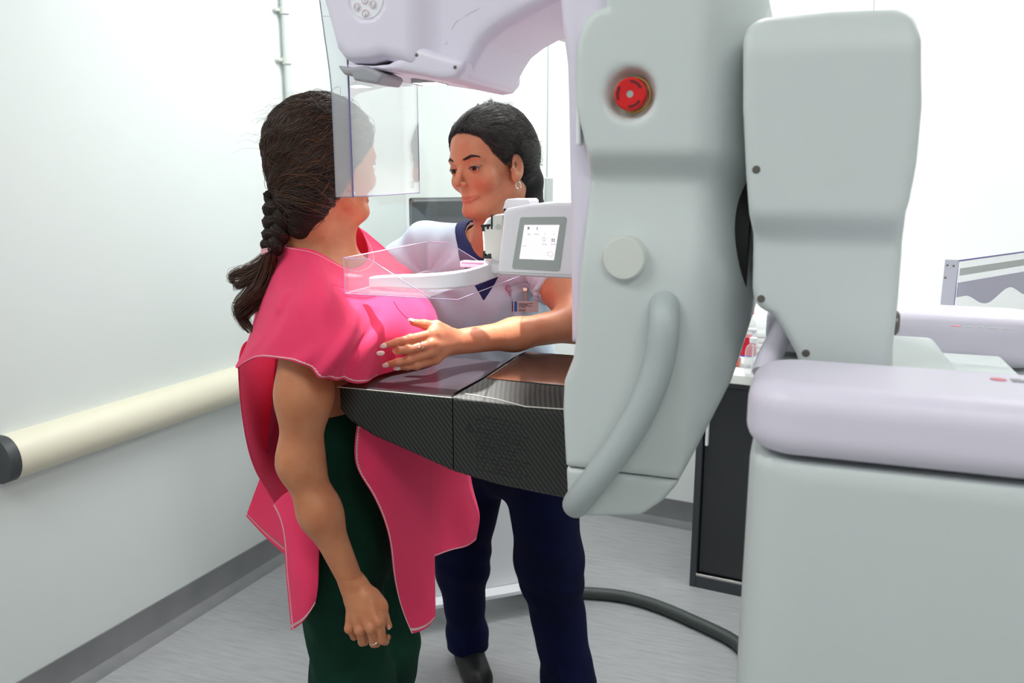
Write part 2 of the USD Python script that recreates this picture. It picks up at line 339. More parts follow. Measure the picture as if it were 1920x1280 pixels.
for a0, a1 in ((0, 0.43), (0.43, 1.13), (1.13, 1.93), (1.93, 2.93), (2.93, 3.8), (3.8, LA)):
    obj('panel', slab_room(a0 + 0.0008, a1 - 0.0008, -0.006, 0.0, 0, HZ), WALL, wb)
def cove(name, pts, inward, label):
    prof = [(0, 0.1), (0.006, 0.1), (0.008, 0.05), (0.018, 0.018), (0.04, 0.004), (0.06, 0.0005), (0, 0.0)]
    V, F = [], []; inward = np.r_[inward, 0]
    for q in pts: V += [q + inward * r + np.array([0, 0, z]) for r, z in prof]
    k = len(prof)
    for j in range(k): F += [(j, (j + 1) % k, k + (j + 1) % k), (j, k + (j + 1) % k, k + j)]
    obj(name, trimesh.Trimesh(V, F, process=False), COVE, kind='structure', label=label)
cove('baseboard_left', [room(0.0, 0.0), room(0.0, LB)], RA, 'dark grey coved skirting along the handrail wall')
cove('baseboard_back', [room(0.0, 0.0), room(LA, 0.0)], -RB, 'grey coved skirting along the back wall')
for i, (a, b, w, h, k) in enumerate(PANELS):
    t = thing('ceiling_light', 'flat white ceiling light panel, %s of the four' % ('over the operator shield', 'over the white counter', 'above the handrail near the camera', 'over the near side cabinet')[i], 'ceiling light', room(a, b, 2.66))
    c, s = math.cos(ROT), math.sin(ROT); Q = lambda m: m.apply_transform(np.array([[c, -s, 0, 0], [s, c, 0, 0], [0, 0, 1, 0], [0, 0, 0, 1.0]])).apply_translation(room(a, b, 2.66))
    obj('frame', Q(join([rbox([-w / 2 - .03, -h / 2 - .03, 0.0], [w / 2 + .03, -h / 2, 0.04]), rbox([-w / 2 - .03, h / 2, 0.0], [w / 2 + .03, h / 2 + .03, 0.04]), rbox([-w / 2 - .03, -h / 2, 0.0], [-w / 2, h / 2, 0.04]), rbox([w / 2, -h / 2, 0.0], [w / 2 + .03, h / 2, 0.04])])), WHITE, t)
    obj('diffuser', Q(rbox([-w / 2, -h / 2, 0.004], [w / 2, h / 2, 0.03], 0.002)), LAMP, t)
    ceiling_light(str(t.GetPath()) + '/lamp', a, b, w, h, k)
    L = UsdLux.RectLight.Get(stage, str(t.GetPath()) + '/lamp'); L.GetPrim().GetAttribute('xformOp:translate').Set(Gf.Vec3d(0, 0, -0.004))

# handrail, conduit and socket on the left wall
hr = thing('handrail', 'thick cream rounded bumper handrail along the wall', 'handrail', room(0.0, 1.9, 0.735))
ang = np.linspace(-np.pi / 2, np.pi / 2, 15); sec = [(0.0, 0.06)] + [(0.018 + 0.055 * math.cos(x), -0.06 * math.sin(x)) for x in ang] + [(0.0, -0.06)]
def rail(b0, b1, s=1.0):
    V, F = [], []
    for b in (b0, b1): V += [room(x * s, b, 0.735 + z * s) for x, z in sec]
    k = len(sec)
    for j in range(k): F += [(j, (j + 1) % k, k + (j + 1) % k), (j, k + (j + 1) % k, k + j)]
    n = len(V); V += [np.mean(V[:k], 0), np.mean(V[k:], 0)]
    for j in range(k): F += [(n, (j + 1) % k, j), (n + 1, k + j, k + (j + 1) % k)]
    return trimesh.Trimesh(V, F, process=False)
obj('cover', rail(0.85, 1.985), CREAM, hr); obj('end_cap', rail(1.985, 2.015, 1.02), CHAR, hr, label='dark end cap'); obj('end_cap', rail(0.82, 0.85, 1.02), CHAR, hr)
pb = 0.80
pp = thing('conduit_pipe', 'white plastic conduit running down the wall to a socket', 'pipe', room(0.022, pb, 1.24))
q = room(0.022, pb)
obj('pipe', tube([q + [0, 0, z] for z in np.linspace(1.24, 2.7, 3)], 0.0125, 16), mat('conduit_grey', (206, 212, 211), 0.5), pp)
for z in (1.86, 2.03): obj('bracket', [lathe([(0.0125, -.012), (0.018, -.012), (0.018, .012), (0.0125, .012)], q + [0, 0, z], [0, 0, 1], 20), tube([room(0.0, pb - .035, z), room(0.012, pb - .035, z), room(0.012, pb + .035, z), room(0.0, pb + .035, z)], 0.006, 8)], PALE, pp)
sb = thing('wall_socket', 'small white socket box at the foot of the conduit', 'socket', room(0, pb, 1.2))
def wallbox(a0, a1, b0, b1, z0, z1, r=0.004):
    lo = rbox([a0, -b1, z0], [a1, -b0, z1], r); R = np.eye(4); R[:2, 0], R[:2, 1] = RA, RB; R[:2, 3] = CORNER; lo.apply_transform(R); return lo
obj('back_box', wallbox(0.0, 0.035, pb - .045, pb + .045, 1.14, 1.245), mat('socket_box', (214, 220, 219), 0.5), sb); obj('face_plate', wallbox(0.035, 0.042, pb - .04, pb + .04, 1.145, 1.24, .003), WHITE, sb); obj('rocker_switch', wallbox(0.042, 0.047, pb - .008, pb + .008, 1.18, 1.21, .002), BEZEL, sb)

# ---------------------------------------------------------------- the mammography machine
mm = thing('mammography_machine', 'grey and lilac upright breast imaging machine with its column and carbon platform', 'medical machine', (0.0, 1.3, 0.0))
NY, FY = 1.12, 1.50
side = xz([(1135, -60), (1135, 12), (1106, 20), (1088, 50), (1078, 95), (1078, 200), (1098, 285), (1095, 330), (1087, 450), (1075, 640), (1070, 675), (1053, 718), (1051, 770), (1057, 885), (1060, 945), (1072, 968), (1100, 974), (1200, 972), (1240, 945), (1264, 918), (1302, 850), (1362, 740), (1393, 640), (1408, 560), (1412, 450), (1406, 330), (1400, 180), (1402, 90), (1418, 30), (1450, -60)], NY)
def relief(x, z):
    s = lambda t: t * t * (3 - 2 * t)
    top = s(np.clip((z - 1.458) / 0.050, 0, 1)); low = s(np.clip((1.465 - z) / 0.14, 0, 1))
    r = 0.030 * (1 - top) - 0.022 * low * (1 - top)
    e = np.clip((x + 0.145) / 0.075, 0, 1.2); r = r + 0.085 * e * e
    return r
def gantry_field(poly, y0, y1, r):
    def f(p):
        t = p[:, 1] - np.where(p[:, 1] < (y0 + y1) / 2, relief(p[:, 0], p[:, 2]), 0)
        d = slab(poly2(p[:, 0], p[:, 2], poly), t, y0, y1, r)
        c = at(1181, 176, NY); q = p - c; rad = np.hypot(q[:, 0], q[:, 2])                       # recess of the stop button
        hole = np.maximum(rad - (0.0355 - 0.45 * np.clip(q[:, 1] + 0.0, -0.02, 0.03)), q[:, 1] - 0.024)
        return smax(d, -hole, 0.006)
    return f
zcut = at(1140, 890, NY)[2]
sidehi = [(x, max(z, zcut)) for x, z in side]; P_ = Polygon(side).buffer(-0.022, 24).buffer(0.022, 24)
from shapely.geometry import box as sbox
hi_ = P_.intersection(sbox(-1, zcut + 0.0008, 1, 3)); lo_ = P_.intersection(sbox(-1, 0, 1, zcut - 0.0008))
cov = nets(gantry_field(list(hi_.exterior.coords)[:-1], NY - 0.03 * 0, FY, 0.009), [-0.36, 1.09, 0.98], [0.0, 1.55, 1.76], 0.006)
obj('side_cover', cov, GREY, mm, smooth=True)
obj('lower_cover', nets(gantry_field(list(lo_.exterior.coords)[:-1], NY, FY, 0.009), [-0.36, 1.09, 0.94], [0.0, 1.55, 1.07], 0.005), GREY, mm, smooth=True)
front = xz([(1053, -60), (1053, 0), (1057, 55), (1066, 122), (1068, 200), (1072, 400), (1074, 640), (1150, 650), (1190, 600), (1190, -60)], 1.175)
obj('front_shell', nets(lambda p: slab(poly2(p[:, 0], p[:, 2], front), p[:, 1], 1.155, 1.47, 0.02), [-0.36, 1.13, 1.18], [-0.18, 1.5, 1.78], 0.006), LILAC, mm, smooth=True, label='lilac front shell')
bt = thing
def part(name, mesh, m, parent=mm, **k): return obj(name, mesh, m, parent, **k)
for a, b in ((0, 0),):
    w = xz([(1083, 215), (1097, 300)], NY)
    part('marking_strip', rbox([-0.2965, NY + 0.006, 1.51], [-0.290, NY + 0.03, 1.59], 0.003), WHITE, smooth=30)
c = at(1181, 176, NY + 0.0)
eb = part('emergency_stop_button', lathe([(0.012, 0.024), (0.0185, 0.020), (0.0215, 0.012), (0.0215, 0.002), (0.0205, -0.001), (0.019, -0.002), (0.0048, -0.0005), (0.0045, 0.001)], c, [0, 1, 0]), RED, label='red emergency stop button')
part('collar', lathe([(0.023, 0.025), (0.023, 0.016), (0.0216, 0.0155), (0.0216, 0.025)], c + [0.002, 0, 0], [0, 1, 0]), YEL, eb, label='yellow collar')
part('centre_dot', lathe([(0.0001, 0.004), (0.0046, 0.004), (0.0046, 0.0003), (0.0001, 0.0003)], c, [0, 1, 0], 20), BEZEL, eb)
for s0 in (25, 145, 265):
    a_ = np.radians(np.linspace(s0, s0 + 62, 14)); pl = [(c[0] + 0.0178 * math.cos(x), c[2] + 0.0178 * math.sin(x)) for x in a_] + [(c[0] + 0.0145 * math.cos(x), c[2] + 0.0145 * math.sin(x)) for x in a_[::-1]]
    part('arrow_mark', prism(pl, 1, c[1] - 0.0021, c[1] - 0.0012), REDD, eb)
kc = at(1170, 484, NY + 0.0)
kb = part('adjustment_knob', lathe([(0.02, 0.03), (0.0285, 0.028), (0.0305, 0.022), (0.0305, 0.000), (0.029, -0.003), (0.0275, -0.0042), (0.0001, -0.0045)], kc, [0.06, 1, 0]), KNOB, label='round satin silver knob')
hp = smoothpath([at(1246, 572, 1.130), at(1246, 600, 1.106), at(1242, 650, 1.102), at(1216, 740, 1.100), at(1166, 832, 1.098), at(1110, 905, 1.102), at(1080, 945, 1.128)], 30)
part('grab_handle', rounded_ends(hp, 0.0205, 20), GREYD, label='curved grey grab handle')
def screw(px, py, Y, parent=mm, r=0.0045, n=(0, -1, 0)):
    c = at(px, py, Y); part('screw', join([lathe([(0.0001, 0.0015), (r * .8, 0.0012), (r, 0.0), (r, -0.004)], c, n, 18), tm(trimesh.creation.box([r * .35, r * .5, r * 1.2])).apply_translation(c - np.array([0, 0.001, 0]))]), SCREWM, parent)
screw(1176, 915, 1.148); 
# pivot between gantry and column: black housing and a steel shaft
part('pivot_housing', lathe([(0.0001, 0), (0.105, 0), (0.105, 0.05), (0.0001, 0.05)], [-0.115, 1.30, 1.385], [1, 0, 0], 48), DARK)
part('pivot_shaft', lathe([(0.0001, -0.05), (0.05, -0.05), (0.05, 0.07), (0.0001, 0.07)], [-0.07, 1.29, 1.386], [1, 0, 0], 40), STEEL, label='thick steel pivot shaft')
# carriage (tall grey block to the right of the gantry)
BY = 1.085
blk = xz([(1392, 70), (1400, 44), (1425, 26), (1560, 12), (1690, 8), (1718, 22), (1730, 70), (1731, 200), (1722, 300), (1707, 380), (1700, 400), (1697, 480), (1690, 570), (1680, 660), (1678, 760), (1520, 760), (1492, 672), (1470, 632), (1450, 600), (1428, 588), (1412, 575), (1408, 545), (1410, 440), (1404, 405), (1398, 330), (1392, 200)], BY)
blk = list(Polygon(blk).buffer(-0.024, 24).buffer(0.024, 24).exterior.coords)[:-1]
def blockf(p):
    z = p[:, 2]; s = np.clip((1.432 - z) / 0.05, 0, 1); s = s * s * (3 - 2 * s); tp = np.clip((z - 1.61) / 0.06, 0, 1.5)
    t = p[:, 1] - np.where(p[:, 1] < 1.25, 0.026 * s + 0.03 * tp * tp, 0)
    return slab(poly2(p[:, 0], z, blk), t, BY, 1.40, 0.012)
part('carriage', nets(blockf, [-0.11, 1.06, 1.12], [0.16, 1.44, 1.7], 0.006), GREY, smooth=True, label='tall grey carriage block')
for px, py in ((1418, 318), (1427, 560), (1511, 662)): screw(px, py, BY + (0.0 if py < 400 else 0.026), r=0.005)
part('side_bolt', lathe([(0.0001, -0.004), (0.016, -0.004), (0.016, 0.006), (0.013, 0.009), (0.0001, 0.009)], [0.121, 1.15, 1.285], [1, 0, 0], 24), SCREWM)
part('bolt_seat', lathe([(0.0001, -0.02), (0.02, -0.02), (0.02, -0.004), (0.0001, -0.004)], [0.121, 1.15, 1.285], [1, 0, 0], 24), BLACK)
# tube head and C-arm
HYN = 1.24
head = xz([(575, -140), (592, -60), (600, 0), (612, 40), (625, 90), (640, 110), (655, 118), (690, 117), (715, 110), (745, 118), (778, 132), (815, 146), (845, 149), (862, 138), (870, 120), (884, 92), (898, 70), (925, 48), (960, 28), (1012, 0), (1080, -30), (1150, -50), (1150, -260), (575, -260)], HYN)
def headf(p):
    z, x = p[:, 2], p[:, 0]
    cz = at(730, 105, HYN); b = np.clip((x - at(760, 60, HYN)[0]) / 0.05, 0, 1); b = b * b * (3 - 2 * b)
    t = p[:, 1] - np.where(p[:, 1] < 1.4, 0.028 * b, 0)
    d = slab(poly2(x, z, head), t, HYN, 1.52, 0.022)
    c = at(688, 0, HYN); q = p - c; hole = np.maximum(np.hypot(q[:, 0], q[:, 2]) - 0.0305, q[:, 1] - 0.004)
    return np.maximum(smax(d, -hole, 0.004), -bx(p, [-0.645, 1.42, 1.67], [0.024, 0.027, 0.08]))
hd = part('tube_head', nets(headf, [-0.82, 1.2, 1.59], [-0.28, 1.56, 1.95], 0.005), LILAC, smooth=True, label='lilac x-ray tube head and arm')
lowp = xz([(640, 117), (690, 121), (722, 118), (745, 105), (768, 82), (868, 112), (866, 130), (852, 147), (830, 151), (770, 139), (700, 129), (650, 132)], HYN)
part('lower_shroud', nets(lambda p: np.maximum(slab(poly2(p[:, 0], p[:, 2], lowp), p[:, 1], HYN + 0.006, 1.53, 0.012), -bx(p, [-0.645, 1.42, 1.63], [0.024, 0.027, 0.1])), [-0.76, 1.22, 1.58], [-0.5, 1.56, 1.72], 0.004), LILAC, hd, smooth=True)
for px, py in ((781, 103), (853, 126)): screw(px, py, HYN + 0.006, r=0.0028, parent=hd)
cp = at(688, 0, HYN + 0.004)
bp = part('button_panel', lathe([(0.0001, 0.004), (0.029, 0.004), (0.029, -0.001), (0.0285, -0.0015), (0.0001, -0.0015)], cp, [0, 1, 0], 48), WHITE, label='round white button panel')
for px, py, kind in ((669, 13, 'turn'), (684, 0, 'up'), (699, 8, 'turn'), (685, 25, 'down'), (684, -24, 'up')):
    b0 = at(px, py, HYN + 0.0025)
    rg = part('button', join([lathe([(0.0001, 0.0), (0.0052, 0.0), (0.0052, -0.0012), (0.0045, -0.0016), (0.0001, -0.0016)], b0, [0, 1, 0], 24), ]), WHITE, bp)
ringm, arrm = [], []
for px, py, kind in ((669, 13, 'turn'), (684, 0, 'up'), (699, 8, 'turn'), (685, 25, 'down'), (684, -24, 'up')):
    b0 = at(px, py, HYN + 0.0005); a_ = np.linspace(0, 2 * np.pi, 30)
    ringm.append(tube([b0 + 0.0053 * np.array([math.cos(x), 0, math.sin(x)]) for x in a_], 0.00045, 6))
    if kind == 'turn':
        a2 = np.radians(np.linspace(140, 400, 18)); arrm.append(tube([b0 + 0.0028 * np.array([math.cos(x), 0, math.sin(x)]) for x in a2], 0.0003, 6)); tip = b0 + 0.0028 * np.array([math.cos(a2[0]), 0, math.sin(a2[0])])
    else:
        s = 1 if kind == 'up' else -1; arrm.append(tube([b0 - [0, 0, .0028 * s], b0 + [0, 0, .002 * s]], 0.0003, 6)); tip = b0 + np.array([0, 0, .0022 * s])
    arrm.append(hullprism([(tip[0] - .0011, tip[2]), (tip[0] + .0011, tip[2]), (tip[0], tip[2] + (.002 if kind == 'up' else -.002))], 1, b0[1] - .0004, b0[1] + .0004, .0001))
part('button_ring', ringm, PINKINK, bp); part('arrow_mark', arrm, BEZEL, bp)
# acrylic clip and collimator window below the head
clip = xz([(668, 128), (690, 124), (722, 139), (724, 146), (716, 158), (695, 156), (672, 152), (652, 140), (640, 124)], 1.25)
part('shield_clip', nets(lambda p: smax(slab(poly2(p[:, 0], p[:, 2], clip), p[:, 1], 1.235, 1.315, 0.004), -cone(p, [-0.705, 1.15, 1.622], [-0.70, 1.5, 1.622], 0.007), 0.003), [-0.76, 1.21, 1.59], [-0.64, 1.5, 1.67], 0.003), mat('clip_grey', (158, 158, 164), .45), hd, smooth=40, label='grey clip that holds the face shield')
lampz = at(800, 150, 1.38)
part('collimator_sleeve', [rbox([-0.6695, 1.392, 1.628], [-0.668, 1.448, 1.745], .0005), rbox([-0.622, 1.392, 1.628], [-0.6205, 1.448, 1.745], .0005), rbox([-0.669, 1.3925, 1.628], [-0.621, 1.394, 1.745], .0005), rbox([-0.669, 1.446, 1.628], [-0.621, 1.4475, 1.745], .0005), rbox([-0.669, 1.393, 1.743], [-0.621, 1.447, 1.747], .0005)], BEZEL, hd)
sl_ = np.array([next((CAM + t * ray(x, y) for t in np.linspace(.9, 1.6, 900) if headf((CAM + t * ray(x, y))[None])[0] < 0), None) for x, y in ((930, 1), (905, 13), (880, 26), (862, 37), (852, 46), (847, 58), (842, 72), (836, 84))])
part('seam', tube(smoothpath(sl_, 30), .0006, 6), mat('seam_lilac', (176, 168, 186), .6), hd)
lt = UsdLux.DiskLight.Define(stage, str(mm.GetPath()) + '/field_lamp'); lt.CreateRadiusAttr(0.008); lt.CreateIntensityAttr(26000.0); lt.CreateColorAttr((1.0, 0.97, 0.93))
lt.AddTranslateOp().Set(Gf.Vec3d(-0.645, 1.42 - 1.3, 1.705)); sh = UsdLux.ShapingAPI.Apply(lt.GetPrim()); sh.CreateShapingConeAngleAttr(30.0); sh.CreateShapingConeSoftnessAttr(0.04)
# positioning-light box behind the gantry's top
bxp = xz([(1013, 8), (1062, 0), (1075, 78), (1060, 66), (1013, 58)], 1.50)
bo = part('sensor_box', hullprism(bxp, 1, 1.50, 1.62, 0.004), PALE, label='small grey box with a round port')
pc = at(1025, 32, 1.497)
part('port_ring', lathe([(0.004, -0.001), (0.0095, -0.001), (0.0095, 0.006), (0.004, 0.006)], pc, [0, 1, 0], 28), BLACK, bo)
part('port_tick', [tm(trimesh.creation.box([0.0012, 0.001, 0.0028])).apply_transform(trimesh.transformations.rotation_matrix(x, [0, 1, 0])).apply_translation(pc + 0.0078 * np.array([math.sin(x), 0, math.cos(x)]) - [0, .0014, 0]) for x in np.linspace(0, 2 * np.pi, 15)[:-1]], WHITE, bo)
part('port_hole', lathe([(0.0001, 0.0005), (0.0045, 0.0005), (0.0045, 0.004), (0.0001, 0.004)], pc, [0, 1, 0], 20), DARK, bo)

# breast support platform
PYN, PYF = 1.274, 1.56
pf = xz([(634, 725), (849, 746), (872, 738), (1100, 745), (1100, 948), (1060, 934), (1000, 922), (930, 908), (870, 890), (780, 850), (700, 815), (655, 783), (634, 764)], PYN)
low = [(x, z) for x, z in pf]
xs = -0.5486
flat = [(-0.772, 1.09), (xs, 1.09), (xs, 0.955), (-0.62, 0.978), (-0.705, 1.004), (-0.752, 1.028), (-0.772, 1.047)]
rear = [(xs, 1.089), (-0.52, 1.0905), (-0.44, 1.087), (-0.30, 1.084), (-0.30, 0.932), (-0.345, 0.932), (-0.468, 0.941), (xs, 0.955)]
pl = part('support_platform', nets(lambda p: slab(poly2(p[:, 0], p[:, 2], flat), p[:, 1], PYN, PYF, 0.004), [-0.79, 1.26, 0.94], [-0.53, 1.58, 1.1], 0.004), CARBON, smooth=32, label='dark carbon fibre breast support platform')
part('support_base', nets(lambda p: slab(poly2(p[:, 0], p[:, 2], rear), p[:, 1], PYN, PYF + 0.03, 0.004), [-0.57, 1.26, 0.92], [-0.28, 1.61, 1.11], 0.004), CARBON, pl, smooth=32)
part('detector_surface', rbox([-0.768, PYN + 0.006, 1.088], [xs - .004, PYF - .004, 1.0915], 0.0012), CARBONT, pl, smooth=32)
tp = [(-0.553, 1.285, 1.094), (-0.545, PYF + .02, 1.094), (-0.30, PYF + .02, 1.10), (-0.30, PYN + 0.012, 1.088), (-0.53, PYN + 0.012, 1.096)]
hb = [[-0.548, 1.278, 1.088], [-0.46, 1.277, 1.085], [-0.30, 1.277, 1.082], [-0.552, PYF + .022, 1.088], [-0.30, PYF + .022, 1.08]]; ht = [[-0.512, 1.338, 1.109], [-0.30, 1.332, 1.107], [-0.512, PYF + .012, 1.109], [-0.30, PYF + .012, 1.109]]
hump = m3.Manifold.batch_hull([m3.Manifold.sphere(0.003, 10).translate(list(map(float, q))) for q in hb + ht])
part('raised_cover', hump, CARBONM, pl, smooth=25); part('gloss_panel', prism([(-0.510, 1.341), (-0.30, 1.335), (-0.30, PYF + .010), (-0.510, PYF + .010)], 2, 1.1095, 1.1128), GLOSSY, pl, label='glossy black panel'); part('gloss_slope', sheet(np.array([[[-0.5545 + .0, 1.295, 1.0925], [-0.5575, PYF + .018, 1.0925]], [[-0.517, 1.345, 1.1125], [-0.517, PYF + .010, 1.1125]]]), .0012), GLOSSY, pl)
part('edge_trim', [tube([[-0.774, PYN - .001, 1.0905], [xs, PYN - .001, 1.0905]], 0.0012, 8), tube([at(872, 738, PYN - .002), at(930, 748, PYN - .002), at(985, 762, PYN - .002), at(1060, 767, PYN - .002)], 0.0012, 8)], mat('worn_edge', (196, 196, 184), 0.4), pl, label='worn pale edge')
warn = []
tc = at(880, 802, PYN - .0003)
warn.append(tube([tc + np.array([math.sin(x) * .0085, 0, math.cos(x) * .0105]) for x in np.radians([0, 125, 235, 0])], 0.0006, 6)); warn.append(tube([tc + [0, 0, .004], tc - [0, 0, .002]], .0006, 6))
part('warning_triangle', warn, INKD, pl)
lines = []
rr = np.random.default_rng(3)
for k in range(14):
    x = -0.505
    while x < -0.41 - 0.01 * (k % 3):
        w = rr.uniform(0.004, 0.012); lines.append(rbox([x, PYN - .0006, 1.062 - k * .0075 - (x + .505) * .1], [x + w, PYN + .0008, 1.065 - k * .0075 - (x + .505) * .1], .0003, 6)); x += w + .003
part('caution_print', lines, INKD, pl, kind='stuff', label='faint black lines of caution text')

# compression paddle with its white arm and carriage, and the display unit
ZT = 1.262
cpd = part('compression_paddle', nets(lambda p: np.maximum(np.maximum(bx(p, [-0.642, 1.445, 1.295], [0.108, 0.175, 0.032], 0.004), -bx(p, [-0.640, 1.445, 1.302], [0.1045, 0.1715, 0.0365], 0.003)), (p[:, 2] - 1.327) + np.clip((p[:, 0] + 0.70) * 0.55, 0, 1)), [-0.77, 1.25, 1.25], [-0.52, 1.64, 1.34], 0.003, fit=2), TRAYC, smooth=25, label='clear plastic compression paddle tray')
zr = lambda x: max(1.327 - max(0, (x + 0.70) * 0.55), 1.263)
part('rim', [tube([[-0.75, 1.272, 1.326], [-0.75, 1.618, 1.326]], 0.0011, 8), tube([[-0.75, 1.272, 1.326], [-0.70, 1.272, 1.326], [-0.586, 1.272, 1.264]], 0.0009, 8), tube([[-0.75, 1.618, 1.326], [-0.70, 1.618, 1.326], [-0.586, 1.618, 1.264]], 0.0009, 8), tube([[-0.75, 1.272, 1.263], [-0.535, 1.272, 1.263], [-0.535, 1.618, 1.263], [-0.75, 1.618, 1.263], [-0.75, 1.272, 1.263]], 0.0009, 8), tube([[-0.75, 1.272, 1.263], [-0.75, 1.272, 1.326]], .0009, 8)], EDGEP, cpd)
arm = smoothpath([at(700, 528, 1.34), at(760, 527, 1.34), at(830, 526, 1.34), at(870, 522, 1.35), at(905, 513, 1.40), at(932, 503, 1.44)], 40)
armm = []
for k in range(len(arm) - 1):
    s = m3.Manifold.sphere(0.004, 10); h_ = 0.006 + 0.006 * min(1, k / 28)
    armm.append(m3.Manifold.batch_hull([s.translate(list(map(float, q + np.array([0, dy, dz])))) for q in arm[k:k + 2] for dy in (-.008, .008) for dz in (-h_, h_)]))
part('paddle_arm', m3.Manifold.batch_boolean(armm, m3.OpType.Add), WHITE, cpd, smooth=40, label='white arm of the paddle')
part('paddle_clip', [rbox(at(866, 497, 1.46) - [0, .01, .003], at(912, 488, 1.46) + [0, .01, -.002], .002), rbox(at(866, 494, 1.452) - [0, .002, .001], at(912, 491, 1.452) + [0, .002, 0.001], .0008)], mat('clip_pink', (226, 190, 214), 0.4), cpd)
hol = xz([(903, 425), (912, 410), (930, 402), (965, 400), (965, 505), (928, 515), (908, 510)], 1.42)
ho = part('paddle_carriage', hullprism(hol, 1, 1.42, 1.52, 0.004), WHITE, label='white carriage that grips the paddle')
part('mount_plate', prism(xz([(926, 404), (944, 403), (941, 485), (935, 490), (912, 474), (910, 425), (926, 424)], 1.418), 1, 1.412, 1.424), PALE, ho)
for catch in (prism(xz([(904, 421), (919, 420), (919, 429), (915, 429), (915, 425), (911, 425), (911, 433), (906, 433), (906, 425), (904, 425)], 1.418), 1, 1.411, 1.42), prism(xz([(908, 470), (912, 470), (912, 479), (917, 479), (917, 475), (923, 475), (923, 484), (907, 484), (907, 481), (908, 480)], 1.418), 1, 1.411, 1.42), prism(xz([(923, 402), (925.5, 402), (925.5, 429), (923, 429)], 1.418), 1, 1.411, 1.42)): part('black_catch', catch, BLACK, ho)
part('socket_screw', join([lathe([(0.0025, -.001), (0.005, -.001), (0.005, .004), (0.0025, .004)], at(934, 425, 1.412), [0, 1, 0], 20)]), SILVER, ho)
part('socket_hole', lathe([(0.0001, 0), (0.0027, 0), (0.0027, .004), (0.0001, .004)], at(934, 425, 1.412), [0, 1, 0], 16), BLACK, ho)
part('latch_block', hullprism(xz([(941, 396), (946, 377), (950, 373), (988, 373), (992, 377), (992, 400)], 1.40), 1, 1.40, 1.46, 0.003), WHITE, ho)
part('latch_pin', lathe([(0.0001, -.001), (0.0026, -.001), (0.0026, .004), (0.0001, .004)], at(946.5, 393.5, 1.40), [0, 1, 0], 14), BLACK, ho)
DY = 1.36
du = part('display_unit', nets(lambda p: slab(poly2(p[:, 0], p[:, 2], xz([(944, 396), (952, 390), (990, 383), (1040, 379), (1110, 378), (1110, 525), (1073, 523), (934, 516), (932, 509)], DY)), p[:, 1], DY, 1.48, 0.006), [-0.51, 1.34, 1.28], [-0.3, 1.5, 1.44], 0.0035), WHITE, smooth=40, label='white display unit on the gantry')
def rounded_poly(pts, r): return Polygon(pts).buffer(-r, join_style=2).buffer(r, 16)
part('bezel', prism(rounded_poly(xz([(976, 407), (1063, 406), (1049, 508), (960, 503)], DY), .004), 1, DY - .0012, DY + .004), BEZEL, du, label='grey screen surround')
sc = part('screen', prism(xz([(984, 421.5), (1049.5, 421.5), (1039, 487.5), (974.5, 485)], DY), 1, DY - .0022, DY), SCREEN, du, label='lit white screen')
ic = []
def T(txt, px, py, h): m = meshkit.text_mesh(txt, h, 0.0003); v = m.vertices.copy(); q = at(px, py, DY - .0026); m.vertices = np.stack([v[:, 0] + q[0], q[1] - v[:, 2] * 0 - v[:, 2], v[:, 1] + q[2]], 1); ic.append(m)
T('0kg', 989, 440, .0022); T('0.0cm', 1001, 440, .0022); T('0', 1021, 440, .0022); T('0', 1038, 440, .0022); T('AUTO', 980, 462, .0018); T('00.00', 1016, 459, .0022); T('00.00', 1033, 459, .0022)
ap = xz([(1027, 473), (1033, 473), (1034, 470.5), (1039, 476), (1033, 482), (1033, 479), (1027, 479)], DY); ic.append(tube([np.array([x, DY - .0024, z]) for x, z in ap + ap[:1]], .00025, 5))
ic.append(hullprism(xz([(990, 430), (993, 430), (994, 425), (990, 425)], DY), 1, DY - .0027, DY - .0022, .0001)); ic.append(hullprism(xz([(1007, 431), (1008.5, 431), (1009, 425), (1007.5, 425)], DY), 1, DY - .0027, DY - .0022, .0001))
for dx, dy in ((0, 0), (3.5, 0), (0, 3.5), (3.5, 3.5)): ic.append(hullprism(xz([(1035 + dx, 447 + dy), (1037.5 + dx, 447 + dy), (1037.5 + dx, 449.5 + dy), (1035 + dx, 449.5 + dy)], DY), 1, DY - .0027, DY - .0022, .0001))
cc = at(1020, 448.5, DY - .0024); ic.append(tube([cc + .0033 * np.array([math.cos(x), 0, math.sin(x)]) for x in np.linspace(0, 2 * np.pi, 20)], .0002, 5)); ic.append(tube([cc + [0, 0, .004], cc - [0, 0, .005]], .0002, 5))
part('screen_print', ic, mat('screen_ink', (178, 168, 190), 0.6), du, kind='stuff')
part('seam', tube([at(932, 509, DY - .0003), at(1072, 515, DY - .0003)], .0004, 6), BEZEL, du)

# face shield: flat sheet across the head with a flange bent towards the patient
FX, shn = -0.722, 28
col = []
for t in np.linspace(0, 1, shn):
    z = 1.80 - t * (1.80 - 1.432); fl = 0.030 + 0.020 * max(0, (z - 1.60) / 0.2) ** 1.2
    w = np.clip((z - 1.64) / 0.06, 0, 1); w = w * w * (3 - 2 * w); yn = 1.262 - 0.002 * w; 
    fw_ = np.clip((1.452 - z) / 0.02, 0, 1)
    col.append([[FX, 1.528, z], [FX, 1.45, z], [FX, 1.36, z], [FX, 1.29, z], [FX - .001, yn + .004, z], [FX - .004, yn, z], [FX - .02, yn - .001, z], [FX - fl, yn - .002, z]])
C = np.array(col)
fsd = part('face_shield', sheet(grid(C[:, :5], 40, 20), 0.003), SHIELD, smooth=30, label='clear acrylic face shield')
part('side_flange', sheet(grid(C[:, 4:], 40, 8), 0.003), FLANGE, fsd, smooth=30)
